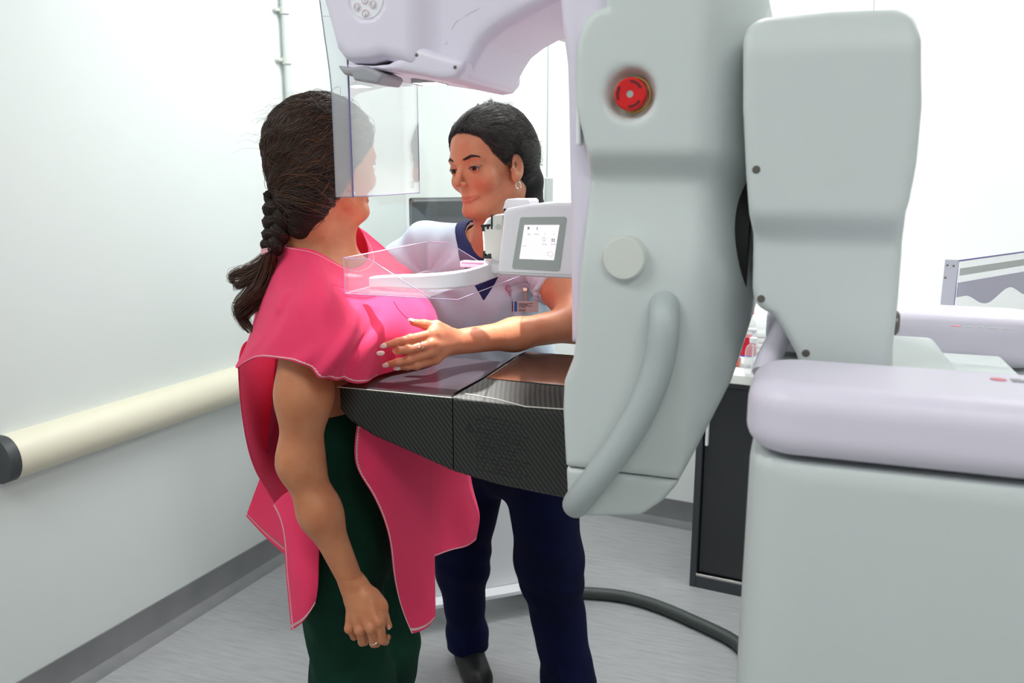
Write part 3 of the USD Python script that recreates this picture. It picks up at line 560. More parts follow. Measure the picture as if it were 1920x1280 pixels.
part('fold_edge', [tube([q for q in C[:, 4] + [0.0005, -.001, 0]], 0.0016, 8)], EDGE, fsd, label='violet fold line'); part('rim', [tube([C[-1, 0], C[-1, 3], C[-1, 4]], .0011, 8), tube([C[k, 0] for k in range(9, shn)], .0009, 8)], mat('acrylic_edge_grey', (128, 120, 160), 0.25), fsd); part('flange_rim', [tube([C[k, 7] for k in range(shn)], .0010, 8), tube([C[-1, 4], C[-1, 5], C[-1, 6], C[-1, 7]], .0011, 8)], mat('flange_edge_grey', (120, 126, 140), 0.3), fsd)

# side cabinets of the machine with lilac lids
def cabinet(y0, y1, x0, x1, zt, near):
    def outl(g): return Polygon([(x0, y0), (x1, y0), (x1, y1), (x0, y1)]).buffer(-0.055).buffer(0.055 + g, 24)
    inn = outl(-0.006); L = outl(0.0)
    pin, pl_ = list(inn.exterior.coords)[:-1], list(L.exterior.coords)[:-1]
    cb = part('side_cabinet', nets(lambda p: slab(poly2(p[:, 0], p[:, 1], pin), p[:, 2], 0.0, zt - 0.088, 0.006), [x0 - .03, y0 - .03, -0.03], [x1 + .03, y1 + .03, zt - .06], 0.011), GREY, smooth=30, label='grey side cabinet with lilac lid')
    ld = part('lid', nets(lambda p: slab(poly2(p[:, 0], p[:, 1], pl_), p[:, 2], zt - 0.082, zt, 0.028), [x0 - .03, y0 - .03, zt - .1], [x1 + .03, y1 + .03, zt + .02], 0.006), LILAC, cb, smooth=40, label='lilac lid')
    return cb
c1 = cabinet(0.905, 1.075, -0.042, 0.40, 1.25, True)
c2 = cabinet(1.425, 1.56, -0.042, 0.385, 1.255, False)
def logo(cx, cy, z, parent, s=1.0):
    a_ = np.linspace(0, 2 * np.pi, 40); part('oval_mark', prism([(cx + .0062 * s * math.cos(x), cy + .0045 * s * math.sin(x)) for x in a_[:-1]], 2, z - .0002, z + .0005), mat('mark_red', (226, 132, 146), 0.5) if not stage.GetPrimAtPath('/World/Looks/mark_red') else UsdShade.Material.Get(stage, '/World/Looks/mark_red'), parent)
    tx = []; x = cx + .0095 * s
    for g, n in enumerate((5, 4, 5, 5)):
        for k in range(n): tx.append(rbox([x, cy - .006 * s + .0012 * (k % 2), z - .0002], [x + .0014 * s, cy + .006 * s - (.003 if k == n - 1 else 0), z + .0005], .0002, 6)); x += .0021 * s
        x += .004 * s
    part('grey_lettering', tx, INK, parent, label='small grey lettering', kind='stuff')
p1 = atz(1872, 711, 1.2505); logo(p1[0], p1[1], 1.2505, c1, 1.35)
p2 = atz(1792, 611, 1.2555); logo(p2[0], p2[1], 1.2555, c2, 1.15)
part('base_column', nets(lambda p: bx(p, [0.20, 1.25, 0.58], [0.19, 0.20, 0.585], 0.02), [-0.03, 1.02, -0.03], [0.43, 1.48, 1.2], 0.012), GREY, smooth=40)
part('column_step', [rbox([0.05, 1.11, 1.12], [0.205, 1.36, 1.232], .012), rbox([0.21, 1.2, 1.13], [0.30, 1.38, 1.205], .006)], GREY, smooth=40)
part('cable_cover', tube(smoothpath([at(1474, 606, 1.22), at(1462, 632, 1.20), at(1446, 662, 1.17), at(1432, 700, 1.14)], 20), 0.016, 16), LILAC, smooth=40)
# ---------------------------------------------------------------- counter, bottles, operator shield, hose, spare paddle
def rb(a0, a1, b0, b1, z0, z1, r=0.003):          # box in the room's axes
    return wallbox(a0, a1, b0, b1, z0, z1, r)
def ab(p): q = np.asarray(p[:2]) - CORNER; return q @ RA, -(q @ RB)
a0, b0 = ab(atz(1292, 1098, 0)); 
cab = thing('storage_cabinet', 'charcoal cabinet with dark door under the white counter', 'cabinet', room(a0, b0))
bk = 0.02
obj('side_panel', rb(a0, a0 + .022, bk, b0, 0, 0.775), CHAR, cab)
obj('side_panel', rb(a0 + .60, a0 + .622, bk, b0, 0, 0.775), CHAR, cab)
obj('top_rail', rb(a0 + .022, a0 + .60, bk, b0, 0.752, 0.775), CHAR, cab); obj('plinth', rb(a0 + .022, a0 + .60, bk, b0, 0.0, 0.045), CHAR, cab)
obj('track', rb(a0 + .022, a0 + .60, b0 - .012, b0 - .002, 0.045, 0.053, .001), SILVER, cab, label='bright bottom track')
obj('back_panel', rb(a0 + .022, a0 + .60, bk, bk + .02, 0.045, 0.752), CHAR, cab)
d1 = obj('door', rb(a0 + .026, a0 + .596, b0 - .04, b0 - .02, 0.053, 0.748), CHARD, cab)
h0 = ab(at(1325, 800, 2.80))[0]
obj('handle', rb(h0 - .005, h0 + .005, b0 - .022, b0 - .004, 0.535, 0.615, .002), WHITE, d1, label='white bar handle')
ct = obj('countertop', rb(a0 - .03, 3.4, 0.012, b0 + .03, 0.775, 0.808, .004), CTOP, label='white worktop over the charcoal cabinet', cat='worktop')
CZ = 0.808
REDL = mat('label_red', (196, 18, 44), 0.4); BLUEL = mat('label_blue', (44, 64, 190), 0.4); CLEARB = clear('clear_bottle', tint=(0.95, 0.96, 0.955), haze=0.16, rough=0.05); LIQ = clear('clear_liquid', tint=(0.94, 0.95, 0.94), haze=0.10); ORANGE = mat('orange_wrap', (232, 96, 60), 0.4)
q = atz(1399, 688, CZ)
bo1 = thing('cleaning_bottle', 'clear bottle with red cap and red label on the counter', 'bottle', (q[0], q[1], CZ))
obj('body', lathe([(0.0001, 0.001), (0.026, 0.001), (0.029, 0.004), (0.029, 0.13), (0.024, 0.155), (0.013, 0.17), (0.013, 0.19), (0.0001, 0.19)], [q[0], q[1], CZ], [0, 0, 1], 32), CLEARB, bo1, smooth=40)
obj('cap', lathe([(0.0001, 0.186), (0.0155, 0.186), (0.0155, 0.207), (0.014, 0.209), (0.0001, 0.209)], [q[0], q[1], CZ], [0, 0, 1], 28), RED, bo1, label='red screw cap')
obj('label', lathe([(0.0292, 0.045), (0.0297, 0.046), (0.0297, 0.108), (0.0292, 0.109)], [q[0], q[1], CZ], [0, 0, 1], 32), REDL, bo1, label='red wrap label'); obj('label_band', lathe([(0.0294, 0.042), (0.0299, 0.042), (0.0299, 0.046), (0.0294, 0.046)], [q[0], q[1], CZ], [0, 0, 1], 32), BLUEL, bo1)
q = atz(1409, 704, CZ)
bo2 = thing('pump_bottle', 'clear sanitiser pump bottle at the front of the counter', 'bottle', (q[0], q[1], CZ)); base = [q[0], q[1], CZ]
obj('body', lathe([(0.0001, 0.001), (0.022, 0.001), (0.025, 0.005), (0.025, 0.085), (0.02, 0.1), (0.011, 0.108), (0.011, 0.116), (0.0001, 0.116)], base, [0, 0, 1], 32), CLEARB, bo2, smooth=40)
pmp = obj('pump', join([lathe([(0.0001, 0.112), (0.013, 0.112), (0.013, 0.128), (0.006, 0.131), (0.0045, 0.15), (0.0001, 0.15)], base, [0, 0, 1], 24), rbox(np.array(base) + [-.03, -.008, .148], np.array(base) + [.01, .008, .16], .004)]), WHITE, bo2, label='white pump head')
obj('dip_tube', tube([np.array(base) + [0, 0, .006], np.array(base) + [0, 0, .115]], .002, 8), WHITE, bo2)
q = atz(1372, 684, CZ); wp = thing('wipes_packet', 'orange packet lying at the back of the counter', 'packet', (q[0], q[1], CZ)); obj('pouch', rbox([q[0] - .05, q[1] - .03, CZ + .001], [q[0] + .03, q[1] + .03, CZ + .03], .012), ORANGE, wp); obj('flap', rbox([q[0] - .03, q[1] - .015, CZ + .028], [q[0] + .01, q[1] + .015, CZ + .034], .002), WHITE, wp)
q = atz(1428, 662, CZ)
bo3 = thing('storage_box', 'clear lidded box of white cotton pads on the counter', 'box', (q[0], q[1], CZ)); x, y = q[0], q[1]
obj('body', [rbox([x - .06, y - .05, CZ + .001], [x + .06, y + .05, CZ + .005], .001), rbox([x - .06, y - .05, CZ + .004], [x - .056, y + .05, CZ + .10], .001), rbox([x + .056, y - .05, CZ + .004], [x + .06, y + .05, CZ + .10], .001), rbox([x - .058, y - .05, CZ + .004], [x + .058, y - .046, CZ + .10], .001), rbox([x - .058, y + .046, CZ + .004], [x + .058, y + .05, CZ + .10], .001)], CLEARB, bo3)
obj('lid', rbox([x - .064, y - .054, CZ + .10], [x + .064, y + .054, CZ + .112], .004), CLEARB, bo3); obj('cotton_pads', [rbox([x - .05 + .0 * k, y - .04, CZ + .006 + .02 * k], [x + .05, y + .04, CZ + .024 + .02 * k], .008) for k in range(4)], mat('cotton', (245, 245, 243), 0.9), bo3, kind='stuff')

# mobile operator shield behind the nurse
A_, B_ = atz(818, 1142, 0.085), atz(985, 1113, 0.085); dv = (B_ - A_)[:2]; dv /= np.linalg.norm(dv); nv = np.array([dv[1], -dv[0]])          # nv points to the camera
A0 = A_[:2] - dv * 0.25; WID = 0.25 + np.linalg.norm((B_ - A_)[:2]) + 0.10
def ob(s0, s1, t0, t1, z0, z1, r=0.004):
    m = rbox([s0, t0, z0], [s1, t1, z1], r); v = m.vertices; m.vertices = np.c_[A0 + v[:, :1] * dv - v[:, 1:2] * nv, v[:, 2]]; return m
os_ = thing('operator_shield', 'white mobile operator console with a tall clear protective screen behind the nurse', 'screen', (*A0, 0))
obj('base_panel', ob(0, WID, 0.05, 0.075, 0.10, 0.98), WHITE, os_)
obj('ledge', ob(-.005, WID + .005, 0.0, 0.09, 0.085, 0.10, .003), WHITE, os_, label='white bottom ledge')
obj('desk', ob(0.0, WID, 0.075, 0.50, 0.95, 0.98), WHITE, os_); obj('end_panel', ob(0.0, 0.025, 0.075, 0.45, 0.10, 0.95), WHITE, os_); obj('end_panel', ob(WID - .025, WID, 0.075, 0.45, 0.10, 0.95), WHITE, os_)
obj('glass_screen', ob(-0.02, WID - 0.01, 0.058, 0.066, 0.98, 1.89, .001), GLASS, os_, label='tall clear screen')
obj('screen_edge', [ob(WID - 0.0115, WID - 0.0095, 0.0575, 0.0665, 1.45, 1.89, .0005), ob(-0.02, WID - 0.01, 0.0575, 0.0665, 1.8885, 1.8905, .0005)], mat('glass_edge', (206, 216, 210), 0.3), os_)
obj('post', ob(WID - 0.022, WID + 0.002, 0.04, 0.058, 0.98, 1.452, .004), mat('post_grey', (206, 212, 208), 0.4), os_, label='pale grey screen post')
lg = meshkit.text_mesh('P', 0.028, 0.0005); lv = lg.vertices; s0 = WID - 0.085; lg.vertices = np.c_[A0 + (s0 + lv[:, :1]) * dv - (0.0575 - lv[:, 2:3]) * nv, 1.80 + lv[:, 1]]
obj('etched_mark', lg, mat('etched', (240, 244, 242), 0.5), os_)
for s, t in ((0.1, 0.1), (0.1, 0.42), (WID - 0.05, 0.42), (WID + 0.065, -0.03)):
    c = A0 + s * dv - t * nv
    obj('castor', join([lathe([(0.0001, -.012), (0.036, -.012), (0.04, -.006), (0.04, .006), (0.036, .012), (0.0001, .012)], [c[0], c[1], 0.0405], [*dv, 0], 28), tube([[c[0], c[1], 0.04], [c[0], c[1], 0.09]], .01, 10), ob(s - .012, s + .012, min(t, .1) , max(t, .02) , 0.075, 0.088, .003)]), CHAR, os_, label='dark castor')
mo = thing('monitor', 'black monitor seen from behind on the operator console', 'monitor', (*(A0 + 0.35 * dv - 0.3 * nv), 0.98))
sm0, sm1 = 0.245, WID + 0.012
obj('back_cover', ob(sm0, sm1, 0.20, 0.235, 1.13, 1.385, .012), mat('monitor_back', (66, 69, 70), 0.45), mo); obj('stand', [ob(0.42, 0.48, 0.235, 0.25, 1.0, 1.25, .004), ob(0.35, 0.55, 0.17, 0.32, 0.981, 0.995, .004)], BLACK, mo)
obj('bezel', ob(sm0 - .002, sm1 + .002, 0.222, 0.238, 1.128, 1.388, .006), BLACK, mo)
hpts = [atz(x, y, .021) for x, y in ((860, 1060), (915, 1080), (970, 1096), (1030, 1105), (1090, 1110), (1165, 1117), (1250, 1142), (1320, 1173), (1382, 1206))] + [np.array([-.03, 2.22, .021]), np.array([.03, 1.9, .021]), np.array([.06, 1.58, .021])]
for p_ in hpts: p_[2] = .021
hc = smoothpath(hpts, 260); hs = obj('cable_hose', tube(hc, 0.0195 + 0.0012 * (np.arange(260) % 2), 14), HOSE, label='thick dark grey ribbed hose curving across the floor', cat='hose')

# spare paddle in its holder behind the far side cabinet
sd = np.array([0.56, 0.83, 0]); sd /= np.linalg.norm(sd); A1 = at(1797, 489, 1.62)
spp = thing('spare_paddle', 'clear spare paddle with violet edges standing behind the lilac cabinet', 'paddle', (A1[0], A1[1], 0.95))
def sheetpts(s, dz): return A1 + sd * s + np.array([0, 0, dz])
obj('clear_plate', sheet(np.array([[sheetpts(s, z) for s in np.linspace(0, .36, 12)] for z in np.linspace(0, -.335, 12)]), .003), clear('spare_acrylic', haze=0.10, hazecol=(.8, .8, .85)), spp)
wv = [(s, -.052 - .022 * math.sin(max(s - .03, 0) / .18 * math.pi) ** 2) for s in np.linspace(0.002, .36, 60)]
nn = np.cross(sd, [0, 0, 1]); 
band = np.array([[sheetpts(s, -.038) + nn * .003 for s, z in wv], [sheetpts(s, (z - .038) / 2 - .004) + nn * .003 for s, z in wv], [sheetpts(s, z - .012) + nn * .003 for s, z in wv]])
obj('wavy_band', sheet(band, .0015), mat('band_lilac', (190, 186, 205), 0.4), spp, label='lilac wavy band'); obj('stripe', sheet(np.array([[sheetpts(s, z) + nn * .003 for s in np.linspace(.005, .36, 8)] for z in (-.013, -.026)]), .0015), mat('stripe_grey', (196, 200, 198), 0.5), spp)
obj('rim', tube([sheetpts(0, -.335), sheetpts(0, -.05), sheetpts(-.001, 0), sheetpts(.36, 0)], .0016, 8), EDGE, spp)
br = obj('side_bracket', sheet(np.array([[sheetpts(0, z) - np.array([w, 0, 0]) for w in (0.0, .010, .021)] for z in np.linspace(.002, -.335, 10)]), .004), mat('bracket_white', (214, 214, 224), 0.4), spp)
for w, z in ((.017, -.008), (.007, -.009), (.018, -.03)): obj('screw', lathe([(.0001, -.004), (.0016, -.004), (.0016, .001), (.0001, .001)], sheetpts(0, z) - np.array([w, 0, 0]), [0, 1, 0], 12), SCREWM, br)
obj('mounting_foot', rbox([A1[0] - .02, 1.561, 0.95], [A1[0] + .03, A1[1] + .012, 0.985], .003), WHITE, spp)
# ---------------------------------------------------------------- people: shared head, hair and hand builders
SKINP = skin('skin_tan', (198, 132, 94), (184, 112, 76))
SKINN = skin('skin_warm', (200, 134, 101), (188, 114, 82))
HAIRB = mat('hair_brown_mass', (32, 21, 15), 0.65, specular_ior_level=0.25); HAIRK = mat('hair_black_mass', (17, 15, 15), 0.6, specular_ior_level=0.25)
HSTR = mat('hair_brown_strand', (50, 31, 21), 0.42); HSTR2 = mat('hair_light_strand', (104, 62, 35), 0.42); KSTR = mat('hair_black_strand', (27, 23, 22), 0.38, specular_ior_level=0.4)
def rot3(f, up=(0, 0, 1)):          # columns: forward, left, up
    f = np.asarray(f, float); f /= np.linalg.norm(f); l = np.cross(up, f); l /= np.linalg.norm(l); return np.stack([f, l, np.cross(f, l)], 1)
def facemap(q): return np.c_[q[:, 0], np.abs(q[:, 1]), np.where(q[:, 2] < -.012, (q[:, 2] + .012) * 1.07 - .012, q[:, 2])]
def headfield(q, eyes=True):
    """a woman's head; q in head axes (x nose, y left ear, z crown), origin between the ears at eye level"""
    m = facemap(q)
    d = ell(m, [-0.012, 0, 0.034], [0.094, 0.0735, 0.079])
    d = smin(d, ell(m, [0.022, 0, 0.03], [0.066, 0.060, 0.068]), 0.02)
    d = smin(d, ell(m, [0.024, 0, -0.04], [0.062, 0.0470, 0.062]), 0.03)
    d = smin(d, cone(m, [-0.004, 0.0445, -0.052], [0.060, 0.018, -0.094], 0.015, 0.0145), 0.022)      # jaw
    d = smin(d, ball(m, [0.074, 0.007, -0.095], 0.0155), 0.016)                                     # chin
    d = smin(d, ball(m, [0.056, 0.0415, -0.028], 0.0200), 0.022)                                     # cheekbone
    d = smin(d, cone(m, [0.0635, 0.0, -0.058], [0.0725, 0, -0.077], 0.0180, 0.0130), 0.014)             # mouth mound
    d = smin(d, cone(m, [0.071, 0.040, 0.017], [0.0815, 0.008, 0.015], 0.008, 0.009), 0.014)        # brow
    d = smax(d, -ball(m, [0.0945, 0.0335, -0.0005], 0.0165), 0.012)                                      # eye socket
    d = smin(d, cone(m, [0.0835, 0, 0.010], [0.1045, 0, -0.0290], 0.0052, 0.0074), 0.009)             # nose
    d = smin(d, ball(m, [0.0940, 0.0102, -0.0335], 0.0058), 0.006)
    d = smax(d, -ball(m, [0.0985, 0.0066, -0.0402], 0.0033), 0.003)
    ul = chain(m, [[0.0725, 0.0262, -0.0635], [0.0845, 0.011, -0.0640], [0.0868, 0.0, -0.0650]], [0.0014, 0.0029, 0.0031], 0.002)
    ll = chain(m, [[0.0725, 0.0250, -0.0655], [0.0840, 0.011, -0.0720], [0.0858, 0.0, -0.0734]], [0.0015, 0.0034, 0.0039], 0.002)
    d = smin(d, ul, 0.004); d = smin(d, ll, 0.004)
    d = smax(d, -chain(m, [[0.0765, 0.0300, -0.0628], [0.0900, 0.010, -0.0683], [0.0925, 0.0, -0.0685]], [0.0014, 0.0014, 0.0014], 0.002), 0.0025)
    if eyes:                                                                                          # lids round the eyeball
        e = np.array([0.0690, 0.0325, 0.0]); sh = ball(m, e, 0.0158); w = m - e
        th = np.degrees(np.arctan2(w[:, 2], w[:, 0])); lat = np.clip(np.abs(w[:, 1]) / 0.0142, 0, 1) ** 2
        openp = np.minimum((LIDTOP - 5 * lat) - th, th - (LIDBOT + 11 * lat)) * 0.0158 / 57.3
        lid = smax(sh, openp + 0.0002, 0.0016); lid = np.maximum(lid, -(ball(m, e, 0.0140)))
        d = smax(d, -ball(m, e, 0.0144), 0.001); d = smin(d, lid, 0.0035)
    ear = smin(ell(m, [-0.006, 0.0725, -0.010], [0.0165, 0.0075, 0.029]), ell(m, [0.002, 0.0705, -0.034], [0.009, 0.006, 0.014]), 0.01)
    ear = smax(ear, -ell(m, [0.000, 0.0805, -0.008], [0.0095, 0.0075, 0.018]), 0.005); ear = smin(ear, ball(m, [0.008, 0.0715, -0.016], 0.005), 0.005)
    return smin(d, ear, 0.006)
LIDTOP, LIDBOT = 6.0, -40.0
def hug(P, f, off, n=5, e=0.0015):
    P = np.array(P, float)
    for _ in range(n):
        d = f(P) - off; g = np.stack([(f(P + np.eye(3)[k] * e) - f(P - np.eye(3)[k] * e)) / (2 * e) for k in range(3)], 1)
        P = P - d[:, None] * g / np.maximum((g * g).sum(1), .3)[:, None]
    return P
def finger(pts, rad, k=0.004): return lambda p: chain(p, pts, rad, k)
def world_of(c, R, s): return lambda p: ((p - c) @ R) / s
def flow(starts, ends, f, off, n=14, bow=None, jit=0.0):
    """strands lying on the surface f = off, from starts to ends"""
    out = []; t = np.linspace(0, 1, n)[None, :, None]; S, E_ = np.asarray(starts)[:, None], np.asarray(ends)[:, None]
    P = S * (1 - t) + E_ * t
    if bow is not None: P = P + 4 * t * (1 - t) * np.asarray(bow)[:, None]
    sh = P.shape; Q = hug(P.reshape(-1, 3), f, 0.0).reshape(sh)
    g = np.stack([(f(Q.reshape(-1, 3) + np.eye(3)[k] * .001) - f(Q.reshape(-1, 3) - np.eye(3)[k] * .001)) for k in range(3)], 1); g /= np.maximum(np.linalg.norm(g, axis=1, keepdims=True), 1e-9)
    Q = Q + g.reshape(sh) * np.asarray(off).reshape(-1, 1, 1)
    if jit: Q = Q + rng.normal(0, jit, (sh[0], 1, 3)) * (4 * t * (1 - t))
    return list(Q)

# ---------------------------------------------------------------- the patient
pat = thing('person', 'woman with a brown braid in a bright pink cape and dark green trousers', 'person', (-0.86, 1.43, 0.0))
r6 = math.radians(6); PF = rot3([0.407, 0.914, 0.0], math.cos(r6) * np.array([0, 0, 1.0]) + math.sin(r6) * RT); PC = at(614, 308, 1.42); PS = 1.03; inP = world_of(PC, PF, PS)
pelbow, pwrist, psho = at(563, 866, 1.222), at(661, 1095, 1.238), at(572, 585, 1.262)
pmid = at(570, 740, 1.232); pfore = at(600, 960, 1.226)
nape = PC + PF @ np.array([-0.045, 0, -0.06]); nb = at(598, 478, 1.43)
PD = dict(knu=[at(656, 1178, 1.212), at(675, 1181, 1.205), at(696, 1177, 1.203), at(712, 1165, 1.208)])
PFING = [([at(656, 1178, 1.212), at(664, 1193, 1.226), at(668, 1192, 1.248), at(669, 1183, 1.260)], [.0075, .0068, .006, .005]),
         ([at(675, 1181, 1.205), at(679, 1203, 1.216), at(684, 1203, 1.241), at(686, 1191, 1.255)], [.0085, .0076, .0068, .0055]),
         ([at(696, 1177, 1.203), at(701, 1205, 1.212), at(706, 1206, 1.238), at(708, 1195, 1.254)], [.009, .0080, .007, .0056]),
         ([at(712, 1165, 1.208), at(716, 1199, 1.211), at(722, 1202, 1.230), at(727, 1194, 1.243)], [.009, .0080, .007, .0056]),
         ([at(700, 1118, 1.238), at(717, 1140, 1.232), at(722, 1157, 1.228), at(730, 1173, 1.226)], [.012, .0092, .0080, .0055])]
def p_hand(p):
    d = cone(p, pfore, pwrist, 0.0325, 0.0220)
    d = smin(d, cone(p, pwrist, at(664, 1120, 1.232), 0.0215, 0.020), .012)
    for q, r in zip(PD['knu'], (.0095, .0105, .011, .0105)): d = smin(d, cone(p, at(665, 1112, 1.234), q, 0.0145, r), 0.009)
    for pts, rad in PFING: d = smin(d, chain(p, pts, rad, .003), 0.0028)
    for q in PD['knu']: d = smin(d, ball(p, q + np.array([0, -.004, .002]), .0072), .006)
    d = smin(d, cone(p, at(676, 1098, 1.238), at(712, 1133, 1.236), 0.0155, 0.0125), 0.012); d = smin(d, cone(p, at(690, 1120, 1.228), at(712, 1160, 1.216), 0.015, 0.0085), 0.010)
    return d
def p_body(p):
    d = headfield(inP(p)) * PS
    d = smin(d, cone(p, nape, nb + np.array([-.01, 0, -.01]), 0.052, 0.054), 0.025)
    d = smin(d, cone(p, PC + PF @ np.array([0.035, 0, -0.105]), nb + np.array([.022, .01, -.02]), 0.03, 0.04), 0.03)
    d = smin(d, cone(p, nb + [0, -.03, -.03], psho + [.0, .03, -.01], 0.040, 0.042), 0.04); d = smin(d, cone(p, nb + [0, .03, -.03], [psho[0], 1.58, psho[2] + .0], 0.040, 0.042), 0.04)
    d = smin(d, ell(p, [-0.875, 1.43, 1.15], [0.088, 0.145, 0.17]), 0.05); d = smin(d, ell(p, [-0.875, 1.44, 0.95], [0.085, 0.135, 0.2]), 0.05)
    a = chain(p, [psho, pmid, pelbow, pfore, pwrist], [0.046, 0.0440, 0.0350, 0.0325, 0.0220], 0.04)
    d = smin(d, a, 0.02)
    m = p * [1, -1, 1] + [0, 2.865, 0]
    b = chain(m, [psho, pmid + [-.02, 0, 0], pelbow + [-.07, 0, 0], pfore + [-.10, .01, 0], pwrist + [-.14, .01, 0]], [0.046, 0.0440, 0.0350, 0.0325, 0.0220], 0.04)
    return smin(d, b, 0.02)
lo_, hi_b = PC + [-.15, -.15, -.16], PC + [.15, .15, .16]
zn = PC[2] - 0.137
b_low = nets(lambda p: smax(p_body(p), p[:, 2] - (zn + .004), .0005), [-1.12, 1.13, 0.70], [-0.68, 1.75, zn + .03], 0.0065)
b_head = nets(lambda p: np.maximum(p_body(p), zn - p[:, 2]), [PC[0] - .16, PC[1] - .16, zn - .01], PC + [.16, .16, .17], 0.0028)
b_hand = nets(p_hand, [-0.86, 1.16, 0.55], [-0.64, 1.30, 0.80], 0.0021)
b_hand = b_hand
cutz = 0.76
bl = mani(b_low).trim_by_plane((0, 0, 1), 0.735); bh = mani(b_hand).trim_by_plane((0, 0, -1), -0.742); bh2 = bh.mirror((0, 1, 0)).translate([-.14, 2.855, 0])
pbody = tm(m3.Manifold.batch_boolean([bl, mani(b_head), bh, bh2], m3.OpType.Add))
def tintP(v):
    q = inP(v); t = np.ones((len(v), 3)); L = np.exp(-((q[:, 0] - .09) ** 2 + (q[:, 2] + .072) ** 2 * 3 + q[:, 1] ** 2 * .3) / .0001); t -= L[:, None] * np.array([.1, .4, .35]); return np.clip(t, 0, 1)
pv, pf_, _ = meshkit.arrays(pbody)
obj('body', (pv, pf_), SKINP, pat, smooth=True, tint=tintP(pv))
# green trousers
def p_legs(p):
    hipc = at(668, 900, 1.44); 
    d = ell(p, [-0.875, 1.445, 0.93], [0.095, 0.150, 0.2]); d = smin(d, ell(p, [-0.868, 1.45, 0.72], [0.110, 0.160, 0.14]), 0.06)
    for y, xk in ((1.378, -0.825), (1.53, -0.84)):
        d = smin(d, chain(p, [[-0.855, y, 0.66], [xk - .004, y - .005, 0.40], [xk - .01, y, 0.08]], [0.088, 0.078, 0.066], 0.05), 0.03)
    w = 0.0022 * np.sin(p[:, 2] * 55 + p[:, 0] * 40 + 6 * np.sin(p[:, 1] * 12)) * np.clip((0.8 - p[:, 2]) * 3, 0, 1)
    return np.maximum(d + w, p[:, 2] - 1.092)
trp = obj('trousers', nets(p_legs, [-1.05, 1.20, 0.03], [-0.68, 1.68, 1.12], 0.010), mat('green_twill', (6, 54, 38), 0.85, bump=(700, .2), vary=(9, (3, 38, 27)), specular_ior_level=0.2), pat, smooth=True, label='dark green trousers')
for y in (1.378, 1.53): obj('shoe', nets(lambda p: smax(smin(ell(p, [-0.79, y, 0.035], [0.125, 0.045, 0.045]), ell(p, [-0.83, y, 0.07], [0.06, 0.04, 0.06]), .03), 0.002 - p[:, 2], .004), [-0.93, y - .06, -.01], [-.64, y + .06, .14], .008), BLACK, pat, smooth=True)
# ring on the ring finger
def ringmesh(c, axis, r, w=.0011, flat=1.0): u, v, d_ = frame_of(axis); a_ = np.linspace(0, 2 * np.pi, 28); return tube([c + r * (math.cos(x) * u + math.sin(x) * v) for x in a_], w, 8)
a_, b_ = PFING[1][0][0], PFING[1][0][1]
obj('finger_ring', ringmesh(PFING[2][0][0] * .12 + PFING[2][0][1] * .88 + np.array([0, .001, 0]), [.2, .35, -1], .0088, .001), SILVER, pat, label='thin silver ring')
for i, (pts, rad) in enumerate(PFING):
    if i in (3, 4):
        t_ = pts[-1]; d_ = pts[-1] - pts[-2]; d_ /= np.linalg.norm(d_); obj('fingernail', tm(m3.Manifold.sphere(1, 20)).apply_transform(np.diag([.0042, .0018, .0052, 1])).apply_translation(t_ + np.array([.0005, -.0045, 0])), mat('nail_natural_%d' % i, (226, 170, 146), .3), pat, smooth=True)
# hair: cap, braid, tie and tail
hz_ = [-0.12, -0.09, -0.06, -0.03, 0.0, 0.03, 0.055, 0.08, 0.12]; hx_ = [-0.060, -0.048, -0.036, -0.018, 0.004, 0.036, 0.066, 0.085, 0.1]
def p_hair(p, thick=0.0125):
    q = inP(p); d = ell(q, [-0.012, 0, 0.036], [0.094 + thick, 0.075 + thick * .9, 0.079 + thick * .85])
    d = smin(d, ell(q, [-0.040, -0.010, -0.022], [0.074, 0.070, 0.088]), 0.03)
    d = smin(d, cone(q, [-0.058, -0.03, -0.05], [-0.068, -0.010, -0.115], 0.040, 0.020), 0.03)
    d = d - 0.0016 * np.sin(q[:, 2] * 170 + q[:, 0] * 110 + 3 * np.sin(q[:, 1] * 30)) * np.clip(.02 - q[:, 0], 0, .02) / .02
    cut = q[:, 0] - np.interp(q[:, 2], hz_, hx_) - 0.004
    return smax(d, cut, 0.010) * PS
hp_ = obj('hair', nets(p_hair, PC - [.19, .19, .2], PC + [.15, .15, .17], 0.0045), HAIRB, pat, smooth=True, label='brown hair drawn back into a braid')
inw = lambda v: PC + PS * (np.asarray(v) @ PF.T)
bstart = at(527, 388, 1.36)
N = 5200
dr = rng.normal(0, 1, (N, 3)); dr /= np.linalg.norm(dr, axis=1, keepdims=True); dr[:, 2] = np.where(rng.random(N) < .7, np.abs(dr[:, 2]) * .9 - .25 * rng.random(N), -1.3 * rng.random(N)); S0 = hug(PC + PS * ((np.array([-.02, 0, .025]) + dr * .09) @ PF.T), p_hair, 0.0)
qs = inP(S0); ok = qs[:, 0] < np.interp(qs[:, 2], hz_, hx_) + .003; S0 = S0[ok]; qs = qs[ok]; N = len(S0)
E0 = bstart + rng.normal(0, .011, (N, 3))
bow = rng.normal(0, .006, (N, 3)) + PF @ np.array([-0.03, 0, .015]); bow[:, 2] += .012 * rng.random(N)
cv = flow(S0, E0, p_hair, rng.uniform(-.001, .0035, N), 14, bow, .002)
hairs('strands', [c for i, c in enumerate(cv) if i % 5], .0011, HSTR, hp_); hairs('strands', [c for i, c in enumerate(cv) if not i % 5], .0010, HSTR2, hp_)
fl = []
